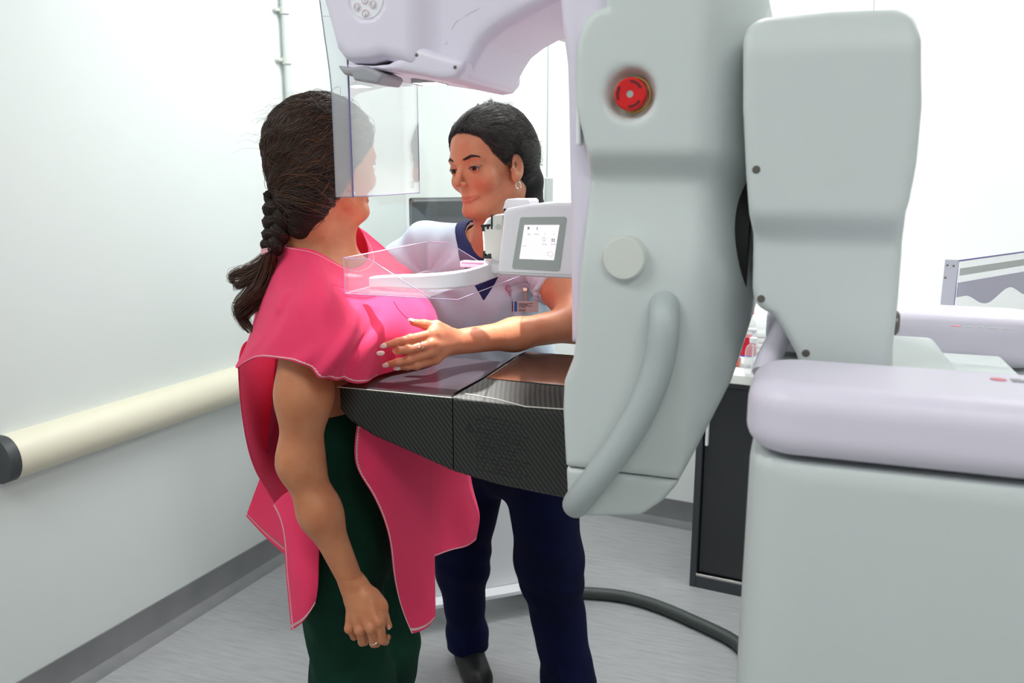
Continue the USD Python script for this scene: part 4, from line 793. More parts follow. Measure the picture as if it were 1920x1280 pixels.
for i in range(170):
    s = inw([rng.uniform(-.09, .03), rng.uniform(-.07, .04), rng.uniform(.03, .12)]); s = hug(s[None], p_hair, .001)[0]; d_ = PF @ rng.normal(0, 1, 3); d_ = d_ + (s - PC) / .1 * .8; d_ /= np.linalg.norm(d_)
    L = rng.uniform(.01, .045); tdir = PF @ np.array([-1, 0, -.3]); fl.append(np.array([s, s + d_ * L * .3 + tdir * L * .3, s + d_ * L * .5 + tdir * L * .7, s + d_ * L * .55 + tdir * L * 1.1 + [0, 0, -.004]]))
hairs('flyaways', fl, .00035, HSTR, hp_)
bpath = smoothpath([at(530, 372, 1.35), at(524, 400, 1.345), at(519, 430, 1.345), at(513, 455, 1.345), at(508, 465, 1.345)], 60)
T_ = np.gradient(bpath, axis=0); T_ /= np.linalg.norm(T_, axis=1, keepdims=True); U_ = np.cross(T_, [0, 1, 0]); U_ /= np.linalg.norm(U_, axis=1, keepdims=True); W_ = np.cross(T_, U_)
bst = []; bs_mass = []
for k in range(3):
    ph = np.linspace(0, 2 * np.pi * 1.35, 60) + k * 2 * np.pi / 3; amp = np.linspace(.018, .011, 60)
    c = bpath + U_ * (np.sin(ph) * amp)[:, None] + W_ * (np.sin(2 * ph) * amp * .55)[:, None]; bs_mass.append(tube(c, np.linspace(.0175, .0115, 60), 14))
    for j in range(90):
        a_ = rng.uniform(0, 2 * np.pi); r_ = np.linspace(.0182, .012, 60) * rng.uniform(.93, 1.04); tw = a_ + np.linspace(0, 1.4, 60)
        bst.append((c + U_ * (np.cos(tw) * r_)[:, None] + W_ * (np.sin(tw) * r_)[:, None])[::4])
bd = obj('braid', bs_mass, HAIRB, hp_, smooth=True, label='thick plaited braid'); hairs('braid_strands', bst, .0010, HSTR, hp_, tip=.9)
obj('hair_tie', join([tube([at(505, 466, 1.345) + .0125 * (math.cos(x) * np.array([1, 0, .35]) + math.sin(x) * np.array([0, 1, 0])) + [0, 0, dz] for x in np.linspace(0, 2 * np.pi, 24)], .0035, 10) for dz in (0, .005, -.005)]), mat('tie_pink', (232, 178, 186), .8), hp_, smooth=True, label='pale pink hair tie')
tails = []; tmass = []
locks = [([(505, 466), (488, 495), (462, 508), (440, 514), (436, 526), (446, 533)], 1.345), ([(506, 468), (490, 505), (466, 525), (450, 535), (443, 528)], 1.34), ([(507, 468), (494, 515), (468, 548), (452, 566), (448, 590), (462, 608), (473, 622)], 1.345),
         ([(508, 468), (497, 520), (476, 560), (458, 575), (450, 600), (466, 624)], 1.35), ([(510, 470), (502, 520), (486, 562), (470, 580), (462, 600), (474, 615)], 1.36), ([(511, 470), (505, 510), (492, 545), (476, 560)], 1.35), ([(509, 468), (498, 512), (478, 545), (462, 558), (455, 575), (463, 585)], 1.335)]
for pts, Y in locks:
    c = smoothpath([at(x, y, Y + .012 * math.sin(i * 1.7)) for i, (x, y) in enumerate(pts)], 26); r0 = .011 * np.sin(np.linspace(.65, 2.95, 26)); tmass.append(tube(c, np.maximum(r0 * .75, .001), 10, flat=.8))
    for j in range(110):
        o = rng.normal(0, 1, 3); o /= np.linalg.norm(o); amp = r0 * rng.uniform(.75, 1.5); tails.append((c + o * amp[:, None] + .0035 * np.sin(np.linspace(0, 7, 26) + rng.uniform(0, 6))[:, None] * np.roll(o, 1))[::2])
obj('ponytail', tmass, HAIRB, hp_, smooth=True, label='loose wavy end of the braid'); hairs('tail_strands', [t for i, t in enumerate(tails) if i % 3], .0009, HSTR, hp_); hairs('tail_strands', [t for i, t in enumerate(tails) if not i % 3], .0009, HSTR2, hp_)
obj('earring', tm(m3.Manifold.sphere(.0042, 20)).apply_translation(inw([0.002, -0.0775, -0.046])), mat('pearl', (240, 232, 224), .2), pat, smooth=True, label='small white ear stud')
# the pink cape
PINK = usdkit.material(stage, '/World/Looks/pink_cape', {'tc': ('texture_coordinate', {}), 'n': ('noise_texture', {'scale': 900.0, 'detail': 2.0}), 'b': ('bump', {'strength': 0.25, 'distance': 0.001}),
    'p': ('principled_bsdf', {'base_color': lin((255, 62, 114)), 'roughness': 0.75, 'sheen_weight': 0.25, 'sheen_tint': lin((255, 150, 190))}), 't': ('translucent_bsdf', {'color': lin((255, 14, 52))}), 'm': ('mix_closure', {'fac': 0.22})},
    [('tc.object', 'n.vector'), ('n.fac', 'b.height'), ('b.normal', 'p.normal'), ('p.BSDF', 'm.closure1'), ('t.BSDF', 'm.closure2')], surface='m.closure')
THREAD = mat('pale_thread', (232, 186, 188), 0.8)
cols = [[(522, 450, 1.56), (510, 500, 1.60), (494, 590, 1.60), (490, 690, 1.62)],
        [(517, 453, 1.48), (499, 500, 1.50), (474, 610, 1.47), (450, 682, 1.42)],
        [(527, 452, 1.43), (516, 510, 1.35), (480, 620, 1.28), (446, 690, 1.32)],
        [(545, 456, 1.395), (548, 525, 1.285), (512, 610, 1.215), (470, 674, 1.235)],
        [(566, 464, 1.378), (580, 535, 1.235), (545, 615, 1.188), (505, 671, 1.188)],
        [(590, 474, 1.368), (615, 545, 1.225), (590, 625, 1.172), (545, 676, 1.165)],
        [(614, 485, 1.366), (650, 560, 1.275), (632, 640, 1.182), (592, 692, 1.172)],
        [(636, 497, 1.376), (690, 570, 1.345), (668, 650, 1.215), (632, 712, 1.198)],
        [(652, 503, 1.390), (728, 577, 1.400), (702, 650, 1.290), (672, 719, 1.240)],
        [(668, 502, 1.420), (768, 582, 1.445), (738, 652, 1.375), (698, 709, 1.320)],
        [(682, 494, 1.460), (800, 582, 1.475), (778, 640, 1.420), (732, 696, 1.375)],
        [(690, 480, 1.505), (806, 580, 1.520), (806, 632, 1.470), (760, 684, 1.420)],
        [(689, 462, 1.535), (782, 544, 1.560), (820, 608, 1.530), (790, 668, 1.470)],
        [(682, 443, 1.545), (735, 490, 1.620), (800, 590, 1.620), (798, 662, 1.560)],
        [(668, 424, 1.535), (694, 447, 1.600), (722, 500, 1.650), (750, 600, 1.660)],
        [(640, 424, 1.570), (650, 450, 1.620), (650, 520, 1.670), (650, 600, 1.69)]]
A = np.array([[at(*c) for c in col] for col in cols]).transpose(1, 0, 2)
GA = grid(A, 90, 170)
nrm = np.cross(np.gradient(GA, axis=0), np.gradient(GA, axis=1)); nrm /= np.maximum(np.linalg.norm(nrm, axis=2, keepdims=True), 1e-9); nrm *= np.sign(-(nrm[..., 1:2]) + 1e-9) * 0 + 1
vv, uu = np.meshgrid(np.linspace(0, 1, 90), np.linspace(0, 1, 170), indexing='ij')
fold = 0.0045 * np.sin(uu * 60 + 5 * vv) * np.clip(vv - .25, 0, 1) ** 1.3 * np.exp(-((uu - .42) / .22) ** 2) + .017 * np.exp(-((uu - .435 + .02 * vv) / .020) ** 2) * np.sin(np.pi * .6 * np.clip((vv - .3) / .7, 0, 1)) - .017 * np.exp(-((uu - .49) / .022) ** 2) * np.sin(np.pi * .8 * np.clip((vv - .35) / .65, 0, 1)) + .006 * np.exp(-((uu - .29 + .05 * vv) / .03) ** 2) * np.sin(np.pi * vv) + .0035 * (meshkit.fbm(np.stack([uu * 9, vv * 3, uu * 0], -1), 3, 5) - .5)
GA = GA + nrm * fold[..., None]
# keep the cloth clear of the skin
from scipy.ndimage import gaussian_filter
for sg_ in (7, 5, 3, 0):
    fp = GA.reshape(-1, 3).copy()
    for _ in range(3):
        cl = p_body(fp); bad = cl < .006
        if not bad.any(): break
        q = fp[bad]; g = np.stack([(p_body(q + np.eye(3)[k] * .002) - p_body(q - np.eye(3)[k] * .002)) for k in range(3)], 1); g /= np.maximum(np.linalg.norm(g, axis=1, keepdims=True), 1e-9); fp[bad] = q + g * (.0065 - cl[bad])[:, None]
    dsp = fp.reshape(GA.shape) - GA
    if sg_: dsp = np.stack([gaussian_filter(dsp[..., k], (sg_, sg_ * 1.5)) for k in range(3)], -1) * 1.15
    GA = GA + dsp
def ys(rows): return np.array([[at(*c) for c in r] for r in rows])
Bk = ys([[(447, 686, 1.325), (462, 640, 1.43), (510, 640, 1.52), (570, 640, 1.56)], [(452, 760, 1.335), (470, 760, 1.40), (520, 760, 1.49), (570, 760, 1.54)], [(468, 850, 1.345), (490, 850, 1.42), (530, 850, 1.49), (575, 850, 1.54)], [(492, 905, 1.35), (515, 900, 1.42), (548, 900, 1.48), (580, 900, 1.54)], [(516, 945, 1.345), (540, 940, 1.40), (565, 940, 1.46), (590, 940, 1.53)]])
Fl1 = ys([[(494, 880, 1.49), (520, 890, 1.48), (560, 900, 1.44)], [(476, 928, 1.51), (512, 945, 1.49), (560, 960, 1.44)], [(462, 967, 1.53), (500, 1008, 1.50), (545, 1048, 1.45)]])
Fl2 = ys([[(512, 948, 1.300), (535, 925, 1.30), (575, 905, 1.30)], [(529, 992, 1.275), (556, 985, 1.270), (596, 975, 1.285)], [(536, 1060, 1.265), (562, 1060, 1.250), (598, 1050, 1.268)], [(541, 1120, 1.262), (570, 1118, 1.245), (596, 1100, 1.258)], [(547, 1181, 1.262), (570, 1163, 1.248), (590, 1133, 1.254)]])
D1 = ys([[(669, 797, 1.300), (716, 815, 1.335), (766, 832, 1.40), (814, 850, 1.47)], [(667, 868, 1.300), (716, 890, 1.335), (766, 900, 1.40), (812, 905, 1.475)], [(698, 925, 1.30), (735, 935, 1.345), (775, 945, 1.41), (812, 950, 1.48)], [(728, 1000, 1.32), (752, 1005, 1.36), (784, 1010, 1.42), (814, 1015, 1.475)], [(737, 1065, 1.34), (760, 1075, 1.375), (790, 1085, 1.42), (815, 1092, 1.465)], [(750, 1130, 1.37), (768, 1140, 1.39), (796, 1140, 1.425), (816, 1140, 1.455)], [(772, 1187, 1.39), (784, 1184, 1.405), (802, 1174, 1.43), (815, 1158, 1.45)]])
D2 = ys([[(796, 845, 1.47), (838, 862, 1.54), (868, 874, 1.60), (880, 880, 1.66)], [(800, 910, 1.475), (840, 915, 1.55), (874, 915, 1.61), (887, 918, 1.67)], [(806, 970, 1.48), (845, 970, 1.55), (880, 960, 1.60), (897, 955, 1.66)], [(810, 1020, 1.48), (848, 1012, 1.54), (880, 1002, 1.59), (898, 980, 1.65)], [(812, 1044, 1.48), (848, 1031, 1.53), (874, 1024, 1.585), (892, 1012, 1.64)]])
inside = (GA[..., 0] > -.79) & (GA[..., 1] > 1.262) & (GA[..., 1] < 1.60); GA[..., 2] = np.where(inside & (GA[..., 2] < 1.0955), 1.0955 + .02 * np.clip(GA[..., 2] - 1.0955, -.05, 0) * 0, GA[..., 2])
Eb = np.array([[[-.985 - .02 * k - .03 * math.sin(math.pi * (y - 1.42) / .25) * (k > 0), y, 1.24 - .11 * k] for y in (1.44, 1.50, 1.56, 1.62, 1.66)] for k in range(5)])
gs = [GA, grid(Bk, 40, 24), grid(Fl1, 24, 30), grid(Fl2, 44, 24), grid(D1, 60, 40), grid(D2, 44, 34), grid(Eb, 40, 30)]
cape = obj('cape', [sheet(g, .0022) for g in gs], PINK, pat, smooth=True, label='bright pink cape')
def stitch(line, inset):
    L = smoothpath(line, 220); off = inset
    z = L + off; k = np.arange(220); zig = z + (np.array([0, 0, .0011])[None] * np.where(k % 2, 1, -1)[:, None]); return [tube(z + [0, 0, .0022], .0007, 5), tube(zig, .00055, 5)]
cmr = lambda L, w, f: smoothpath(np.asarray(L), 60)
st = []
camdir = lambda p: (CAM - p) / np.linalg.norm(CAM - p, axis=1, keepdims=True)
def edge(g, which, n_in):
    n, m = g.shape[:2]
    L = {'bottom': g[n - 1 - n_in, :], 'left': g[:, n_in], 'top': g[n_in, :], 'right': g[:, m - 1 - n_in]}[which]; return L + camdir(L) * .0022
for g, w, k in ((GA[:, 20:105], 'bottom', 2), (GA[:, 15:150], 'top', 2), (gs[3], 'left', 1), (gs[2], 'bottom', 1), (gs[4], 'left', 1), (gs[4], 'bottom', 1), (gs[5], 'bottom', 1), (gs[3], 'bottom', 1)):
    L = smoothpath(edge(g, w, k), 160); L2 = smoothpath(edge(g, w, k + 1), 160) if w != 'top' else L; st.append(tube(L, .0009, 5)); zz_ = np.where(np.arange(160) % 2, .0, 1.0)[:, None]; st.append(tube(L * zz_ + (L + (L2 - L) * .9) * (1 - zz_), .0006, 4))
obj('hem_stitching', st, THREAD, cape, kind='stuff', label='pale zigzag hem stitching')
obj('seam', tube(smoothpath([at(738, 565, 1.33), at(765, 598, 1.35), at(775, 605, 1.357)], 20), .0006, 5), mat('seam_pink', (150, 14, 60), .8), cape)
# ---------------------------------------------------------------- the radiographer behind the platform
nur = thing('person', 'dark-haired woman in pale blue scrubs with a navy collar, leaning over the platform', 'person', (-0.68, 2.0, 0.0))
LIDTOP, LIDBOT = -1.0, -30.0
r8 = math.radians(8); NF = rot3([-0.438, -0.898, -0.09], math.cos(r8) * np.array([0, 0, 1.0]) - math.sin(r8) * RT); NC = at(921, 309, 1.80); NS = 1.055; inN = world_of(NC, NF, NS); inwn = lambda v: NC + NS * (np.asarray(v) @ NF.T)
FH = np.array([FW[0], FW[1], 0]) / math.hypot(FW[0], FW[1]); NL = RT * .985 - FH * .17; ND = np.cross([0, 0, 1], NL); NT = np.stack([NL, ND, [0, 0, 1.0]], 1)     # torso axes: her left, away from camera, up
shR, shL = at(804, 466, 1.83), at(1024, 474, 1.80); elL, wrL = at(1088, 604, 1.655), at(848, 642, 1.452); elR, wrR = at(700, 548, 1.81), at(640, 610, 1.78)
nk = at(925, 468, 1.845); ch, be, hi = at(908, 570, 1.865), at(930, 700, 1.93), at(965, 830, 1.99)
KN = [at(812, 626, 1.388), at(810, 645, 1.374), at(811, 660, 1.374), at(816, 674, 1.384)]
NFING = [([KN[0], at(770, 635, 1.350), at(745, 641, 1.333), at(722, 647, 1.324)], [.0098, .0084, .0074, .0058]),
         ([KN[1], at(767, 655, 1.340), at(741, 658, 1.318), at(716, 661, 1.308)], [.0098, .0084, .0075, .0058]),
         ([KN[2], at(767, 674, 1.340), at(746, 679, 1.330), at(727, 683, 1.328)], [.0094, .0080, .0071, .0056]),
         ([KN[3], at(782, 685, 1.352), at(764, 687, 1.342), at(748, 689, 1.338)], [.0086, .0072, .0064, .0050]),
         ([at(836, 622, 1.430), at(818, 612, 1.408), at(796, 608, 1.392), at(774, 604, 1.388)], [.0125, .0105, .0090, .0062])]
def n_hand(p):
    d = cone(p, at(965, 627, 1.560), wrL, 0.0290, 0.0245)
    for q, r in zip(KN, (.0115, .012, .0115, .0105)): d = smin(d, cone(p, at(843, 641, 1.445), q, 0.019, r), 0.010)
    d = smin(d, cone(p, at(846, 632, 1.448), NFING[4][0][1], .016, .0125), .012); d = smin(d, cone(p, at(832, 628, 1.425), KN[0], .014, .010), .012)
    for pts, rad in NFING: d = smin(d, chain(p, pts, rad, .004), .0035)
    for q in KN: d = smin(d, ball(p, q + np.array([0, -.006, .001]), .0066), .007)
    for pts, rad in NFING[:4]: d = smin(d, ball(p, pts[1] + np.array([0, -.0012, .0005]), rad[1] * 1.02), .003)
    return d
def n_farhand(p):
    d = cone(p, elR, wrR, .035, .025); c = wrR + (wrR - elR) / np.linalg.norm(wrR - elR) * .05; a = (wrR - elR) / np.linalg.norm(wrR - elR); s_ = np.array([0, 0, 1.0]) - a * a[2]; s_ /= np.linalg.norm(s_)
    for k in range(4):
        m0 = c + s_ * (.027 - .018 * k) + a * .02; d = smin(d, cone(p, wrR, m0, .019, .011), .01); d = smin(d, chain(p, [m0, m0 + a * .035 + np.array([0, -.012, 0]), m0 + a * (.068 - .006 * abs(k - 1)) + np.array([0, -.03, 0])], [.009, .008, .0058], .003), .003)
    return smin(d, chain(p, [wrR + s_ * .015, c + s_ * .04 - a * .01, c + s_ * .055 + a * .02], [.013, .01, .007], .004), .01)
def n_body(p):
    d = headfield(inN(p)) * NS
    d = smin(d, cone(p, NC + NF @ np.array([-0.030, 0, -0.055]), nk, 0.052, 0.053), 0.03)
    d = smin(d, cone(p, NC + NF @ np.array([0.030, 0, -0.105]), nk + np.array([0, -.035, -.03]), 0.028, 0.036), 0.03)
    d = smin(d, cone(p, nk + [0, 0, -.03], shR, .045, .05), .04); d = smin(d, cone(p, nk + [0, 0, -.03], shL, .045, .05), .04)
    d = smin(d, ell(p, ch + [0, 0, .02], [.145, .088, .15], NT), .05)
    d = smin(d, chain(p, [shL, (shL + elL) / 2, elL, at(965, 627, 1.560), wrL], [.052, .046, .0385, .0290, .0245], .03), .02)
    return smin(d, chain(p, [shR, elR, wrR], [.052, .042, .025], .03), .02)
znn = NC[2] - .155
nb_low = nets(lambda p: smax(n_body(p), p[:, 2] - (znn + .004), .0005), [-1.12, 1.42, 1.02], [-.30, 2.02, znn + .03], .0065)
nb_head = nets(lambda p: np.maximum(n_body(p), znn - p[:, 2]), NC - [.16, .16, .17], NC + [.16, .16, .17], .0021)
nb_hand = nets(n_hand, [-.86, 1.32, 1.02], [-.50, 1.60, 1.21], .0022); nb_far = nets(n_farhand, wrR - [.16, .14, .14], wrR + [.12, .12, .12], .004)
hl = mani(nb_low); cutn = at(900, 640, 1.49); cd = (wrL - elL) / np.linalg.norm(wrL - elL)
nbody = tm(m3.Manifold.batch_boolean([hl, mani(nb_head), mani(nb_hand), mani(nb_far)], m3.OpType.Add))
nv, nf_, _ = meshkit.arrays(nbody)
zk_ = [-.12, -.06, -.04, -.02, .0, .02, .04, .055, .068, .08, .12]; xk_ = [-.040, -.034, -.022, -.004, .018, .040, .050, .058, .072, .088, .11]
def tintN(v):
    q = inN(v); m = facemap(q); t = np.ones((len(v), 3))
    ul = chain(m, [[.0725, .0262, -.0635], [.0845, .011, -.0640], [.0868, 0, -.0650]], [.0010, .0025, .0027], .002); ll = chain(m, [[.0725, .0250, -.0655], [.0840, .011, -.0720], [.0858, 0, -.0734]], [.0011, .0030, .0035], .002)
    L = np.clip(1 - np.maximum(np.minimum(ul, ll) - .0008, 0) / .0012, 0, 1); t *= 1 - L[:, None] * np.array([.12, .42, .34])
    B = np.exp(-((m[:, 0] - .066) ** 2 + (m[:, 1] - .045) ** 2 + (m[:, 2] + .032) ** 2) / .0006); t *= 1 - B[:, None] * np.array([.0, .05, .05])
    w_ = m - np.array([.0690, .0325, .0]); th_ = np.degrees(np.arctan2(w_[:, 2], w_[:, 0])); lt_ = np.clip(np.abs(w_[:, 1]) / .0142, 0, 1) ** 2; ed = np.minimum(np.abs(LIDTOP - 5 * lt_ - th_), np.abs(th_ - LIDBOT - 11 * lt_) * 1.6); RN = np.exp(-(ed / 7) ** 2) * (np.linalg.norm(w_, axis=1) < .0185) * (np.abs(w_[:, 1]) < .0165); t *= 1 - RN[:, None] * np.array([.55, .6, .6])
    S = np.exp(-((m[:, 1] - .033) ** 2 / .00025 + (m[:, 2] - .010) ** 2 / .00005)) * (m[:, 0] > .05); t *= 1 - S[:, None] * np.array([.10, .16, .16])
    hl_ = np.clip(1 - (q[:, 0] - np.interp(q[:, 2], zk_, xk_) - .002) / .009, 0, 1) * (q[:, 2] > -.03) * (m[:, 1] < .0735); t *= 1 - (hl_ ** 1.5)[:, None] * np.array([.72, .74, .74])
    return np.clip(t, 0, 1)
obj('body', (nv, nf_), SKINN, nur, smooth=True, tint=tintN(nv))
# eyes, brows, lashes
EYEW = mat('eye_white', (168, 154, 148), .45, specular_ior_level=.2); IRIS = mat('iris_brown', (46, 24, 14), .1); PUP = mat('pupil', (4, 3, 3), .05); BROW = mat('brow_hair', (30, 20, 17), .7)
for s in (1, -1):
    ec = np.array([.0690, .0325 * s, .0]); gz = np.array([math.cos(.27), .13 if s > 0 else .05, -math.sin(.27)]); gz /= np.linalg.norm(gz)
    eye = obj('eye', tm(m3.Manifold.sphere(.01405 * NS, 40)).apply_translation(inwn(ec)), EYEW, nur, smooth=True)
    def cap(rad, off, k=14): 
        th = np.linspace(0.001, rad, k); prof = [(off * math.sin(t), off * math.cos(t)) for t in th[::-1]]; return lathe([(r * NS, h * NS) for r, h in prof], inwn(ec), NF @ gz, 28)
    ir = obj('iris', cap(.46, .01420), IRIS, eye, smooth=True); obj('pupil', cap(.20, .01429), PUP, eye, smooth=True)
    lash = hug(inwn(np.array([[.0850, (.0180 + .0295 * t) * s, -.0036 + .0042 * math.sin(math.pi * t) - .0008 * t] for t in np.linspace(0, 1, 16)])), n_body, .0004)
    obj('eyelash', tube(lash, np.r_[np.linspace(.0004, .0012, 8), np.linspace(.0012, .0008, 8)], 6), BROW, nur)
    br = hug(inwn(np.array([[.085, (.0110 + .0440 * t) * s, .0165 + .0050 * math.sin(math.pi * .72 * t) - .0015 * max(0, t - .7) / .3] for t in np.linspace(0, 1, 22)])), n_body, .0)
    ew = np.r_[np.linspace(.0018, .0029, 7), np.linspace(.0029, .0006, 15)]; gb = []
    hb_ = []
    for k in range(260):
        t = rng.random(); i0 = t * 20; j = int(i0); p0 = br[j] + (br[j + 1] - br[j]) * (i0 - j); dirn = br[min(j + 2, 21)] - br[j]; dirn /= np.linalg.norm(dirn)
        upv = NF[:, 2]; o = upv * ew[j] * rng.uniform(-1, 1) * 1.1; p1 = hug((p0 + o)[None], n_body, .0003)[0]; L_ = rng.uniform(.004, .0075); hb_.append(hug(np.array([p1, p1 + dirn * L_ * .5 + upv * .0006, p1 + dirn * L_ + upv * .0002, p1 + dirn * L_ * 1.1]), n_body, .0006))
    hairs('eyebrow', hb_, .00042, BROW, nur)
# hair
def n_cap(p, th=.009, grooves=False):
    q = inN(p); d = ell(q, [-.012, 0, .035], [.094 + th * 1.1, .0735 + th, .079 + th * .95])
    d = smin(d, ell(q, [-.052, 0, .0], [.060, .062, .075]), .03)
    d = smin(d, ell(q, [-.025, 0, .080], [.055, .045, .028]), .03)
    ears = smin(ell(q, [-.002, .0735, -.012], [.020, .02, .034]), ell(q, [-.002, -.0735, -.012], [.020, .02, .034]), .001)
    cut = q[:, 0] - np.interp(q[:, 2], zk_, xk_) - .004 + .10 * np.clip(.03 - np.abs(q[:, 1]), 0, .03) * np.clip((q[:, 2] - .04) / .03, 0, 1) * 0
    if grooves: d = d + .0008 * np.sin(np.arctan2(q[:, 1], q[:, 2] + .02) * 52 + 8 * q[:, 0])
    return smax(smax(d, cut, .014), -ears, .006) * NS
tailpts = [inwn([-.085, .0, .015]), inwn([-.098, .006, -.045]), inwn([-.085, .016, -.11]), inwn([-.075, .02, -.19])]
def n_hairf(p): return smin(n_cap(p, .009, True), chain(p, tailpts, [.036, .034, .031, .024], .02), .02)
nh = obj('hair', nets(n_hairf, NC - [.2, .2, .25], NC + [.2, .2, .17], .004), HAIRK, nur, smooth=True, label='sleek black hair pulled back')
N = 6000; dr = rng.normal(0, 1, (N, 3)); dr /= np.linalg.norm(dr, axis=1, keepdims=True); S0 = hug(NC + NS * ((np.array([-.01, 0, .03]) + dr * .09) @ NF.T), n_cap, 0.0); qs = inN(S0)
ok = (qs[:, 0] < np.interp(qs[:, 2], zk_, xk_) + .002) & (qs[:, 2] > -.04) & (qs[:, 0] > -.085) & ~((np.abs(qs[:, 1]) > .06) & (np.abs(qs[:, 0]) < .03) & (qs[:, 2] < .024)); S0 = S0[ok]
N2 = 1600; zz = rng.uniform(.012, .09, N2); sg = np.where(rng.random(N2) < .75, 1, -1); yy = sg * .078 * np.sqrt(np.clip(1 - (zz / .125) ** 2, 0, 1)) * rng.uniform(.0, 1, N2) ** .6; S1 = inwn(np.c_[np.interp(zz, zk_, xk_) - rng.uniform(.004, .016, N2), yy, zz]); S0 = np.vstack([S0[qs[ok][:, 0] < np.interp(qs[ok][:, 2], zk_, xk_) - .006], hug(S1, n_cap, .0002)]); N = len(S0)
E0 = inwn([-.085, .004, .0]) + rng.normal(0, .010, (N, 3)); bw = np.tile(NF @ np.array([0, 0, .02]), (N, 1)) * rng.uniform(.2, 1.2, (N, 1))
cvn = flow(S0, E0, n_cap, rng.uniform(.0010, .0034, N), 14, bw, .0004); hairs('strands', [c for i, c in enumerate(cvn) if i % 3], .0009, KSTR, nh); hairs('strands', [c for i, c in enumerate(cvn) if not i % 3], .0009, mat('hair_dark_sheen', (58, 48, 44), .3), nh)
tl = smoothpath(tailpts, 24); ts = []
for j in range(700):
    a_ = rng.uniform(0, 2 * np.pi); rr_ = np.linspace(.0365, .026, 24) * rng.uniform(.93, 1.03); ts.append((tl + np.cos(a_) * rr_[:, None] * NF[:, 1] + np.sin(a_) * rr_[:, None] * NF[:, 0])[::3])
hairs('tail_strands', ts, .0009, KSTR, nh)
obj('hair_clip', tm(m3.Manifold.sphere(1, 16)).apply_transform(np.diag([.006, .006, .009, 1])).apply_translation(inwn([-.108, .035, .030])), BLACK, nh, smooth=True)
# earrings
lob = inwn([.004, .0775, -.050]); obj('hoop_earring', tube([lob + .0075 * (math.cos(x) * NF[:, 2] + math.sin(x) * (NF[:, 0] * .8 - NF[:, 1] * .3)) for x in np.linspace(0, 2 * np.pi, 26)], .0014, 8), SILVER, nur, label='silver hoop earring')
obj('ear_stud', tm(m3.Manifold.sphere(.0016, 14)).apply_translation(inwn([.0125, .0755, -.012])), SILVER, nur, smooth=True)
# nails and ring
NAIL = mat('nail_pale_pink', (240, 208, 200), .15, coat_weight=.6)
for i, (pts, rad) in enumerate(NFING):
    d_ = pts[-1] - pts[-2]; d_ /= np.linalg.norm(d_); b_ = np.array([0, -1.0, 0]) if i < 4 else np.array([.25, -.45, .85]); b_ = b_ - d_ * (b_ @ d_); b_ /= np.linalg.norm(b_); w_ = np.cross(d_, b_)
    M_ = np.eye(4); M_[:3, 0], M_[:3, 1], M_[:3, 2] = d_ * .0078, w_ * .0047, b_ * .0021; M_[:3, 3] = pts[-1] + d_ * .0022 + b_ * (rad[-1] * .78)
    obj('fingernail', tm(m3.Manifold.sphere(1, 24)).apply_transform(M_), NAIL, nur, smooth=True)
f1 = NFING[1][0]; rc_ = f1[0] * .5 + f1[1] * .5 + np.array([0, 0, 0]); rgm = obj('finger_ring', ringmesh(rc_, f1[1] - f1[0], .0100, .0012), SILVER, nur, label='silver ring with small stones')
obj('ring_stone', join([tm(m3.Manifold.sphere(.0021, 12)).apply_translation(rc_ + np.array([.0018 * k, -.0104, .001 * k])) for k in (-1, 0, 1)]), SILVER, rgm)
# scrubs
SCRUB = mat('scrub_blue', (202, 217, 234), .8, bump=(600, .12), sheen_weight=.15); NAVY = mat('navy_cloth', (16, 24, 84), .8, bump=(600, .15)); NAVYT = mat('navy_trousers', (5, 11, 54), .9, bump=(500, .2), vary=(7, (3, 6, 34)), specular_ior_level=.2)
vee = [(876, 380), (884, 418), (891, 445), (902, 478), (916, 508), (934, 480), (950, 445), (962, 418), (975, 380)]; VP = [(q[0], q[2]) for q in (at(x, y, 1.735 + .10 * np.clip((508 - y) / 110, 0, 1.2)) for x, y in vee)]
def wr(p, c, f, a, k):            # soft creases running from a point
    q = p - c; r = np.linalg.norm(q, axis=1); th = np.arctan2(q[:, 2], q @ NL); return a * np.sin(th * f + k) * np.exp(-((r - .09) / .06) ** 2)
def n_top0(p):
    d = ell(p, ch + [0, .0, .015], [.168, .112, .19], NT)
    d = smin(d, ell(p, ch + NL * .06 + np.array([0, 0, -.01]) - ND * .05, [.075, .065, .075], NT), .05); d = smin(d, ell(p, ch - NL * .06 + np.array([0, 0, -.01]) - ND * .05, [.075, .065, .075], NT), .05)
    d = smin(d, ell(p, be, [.155, .112, .2], NT), .08); d = smin(d, ell(p, hi + [0, 0, .03], [.19, .13, .16], NT), .08)
    d = smin(d, cone(p, nk + [0, .0, -.055], shR + [0, 0, -.004], .05, .056), .05); d = smin(d, cone(p, nk + [0, .0, -.055], shL + [0, 0, -.004], .05, .060), .05)
    eR = shR + (elR - shR) * .85; d = smin(d, cone(p, shR, eR, .064, .066), .035)
    eL = shL + (elL - shL) * .52; ax = (elL - shL) / np.linalg.norm(elL - shL); sl = smax(cone(p, shL, shL + (elL - shL) * .9, .064, .062), (p - eL) @ ax, .003)
    d = smin(d, sl, .030)
    d = d + wr(p, at(800, 520, 1.78), 9, .0045, .5) + wr(p, at(1000, 540, 1.76), 8, .0035, 1.0) + .0035 * np.sin((p @ NL) * 95 + p[:, 2] * 28 + 1.4 * np.sin(p[:, 2] * 30)) * np.clip((1.20 - p[:, 2]) * 9, 0, 1)
    return d
def n_open(p): return smax(poly2(p[:, 0], p[:, 2], VP), p[:, 1] - (nk[1] + .02), .004)
def n_neck(p): return cone(p, nk + [0, .0, -.02], NC, .060, .075)
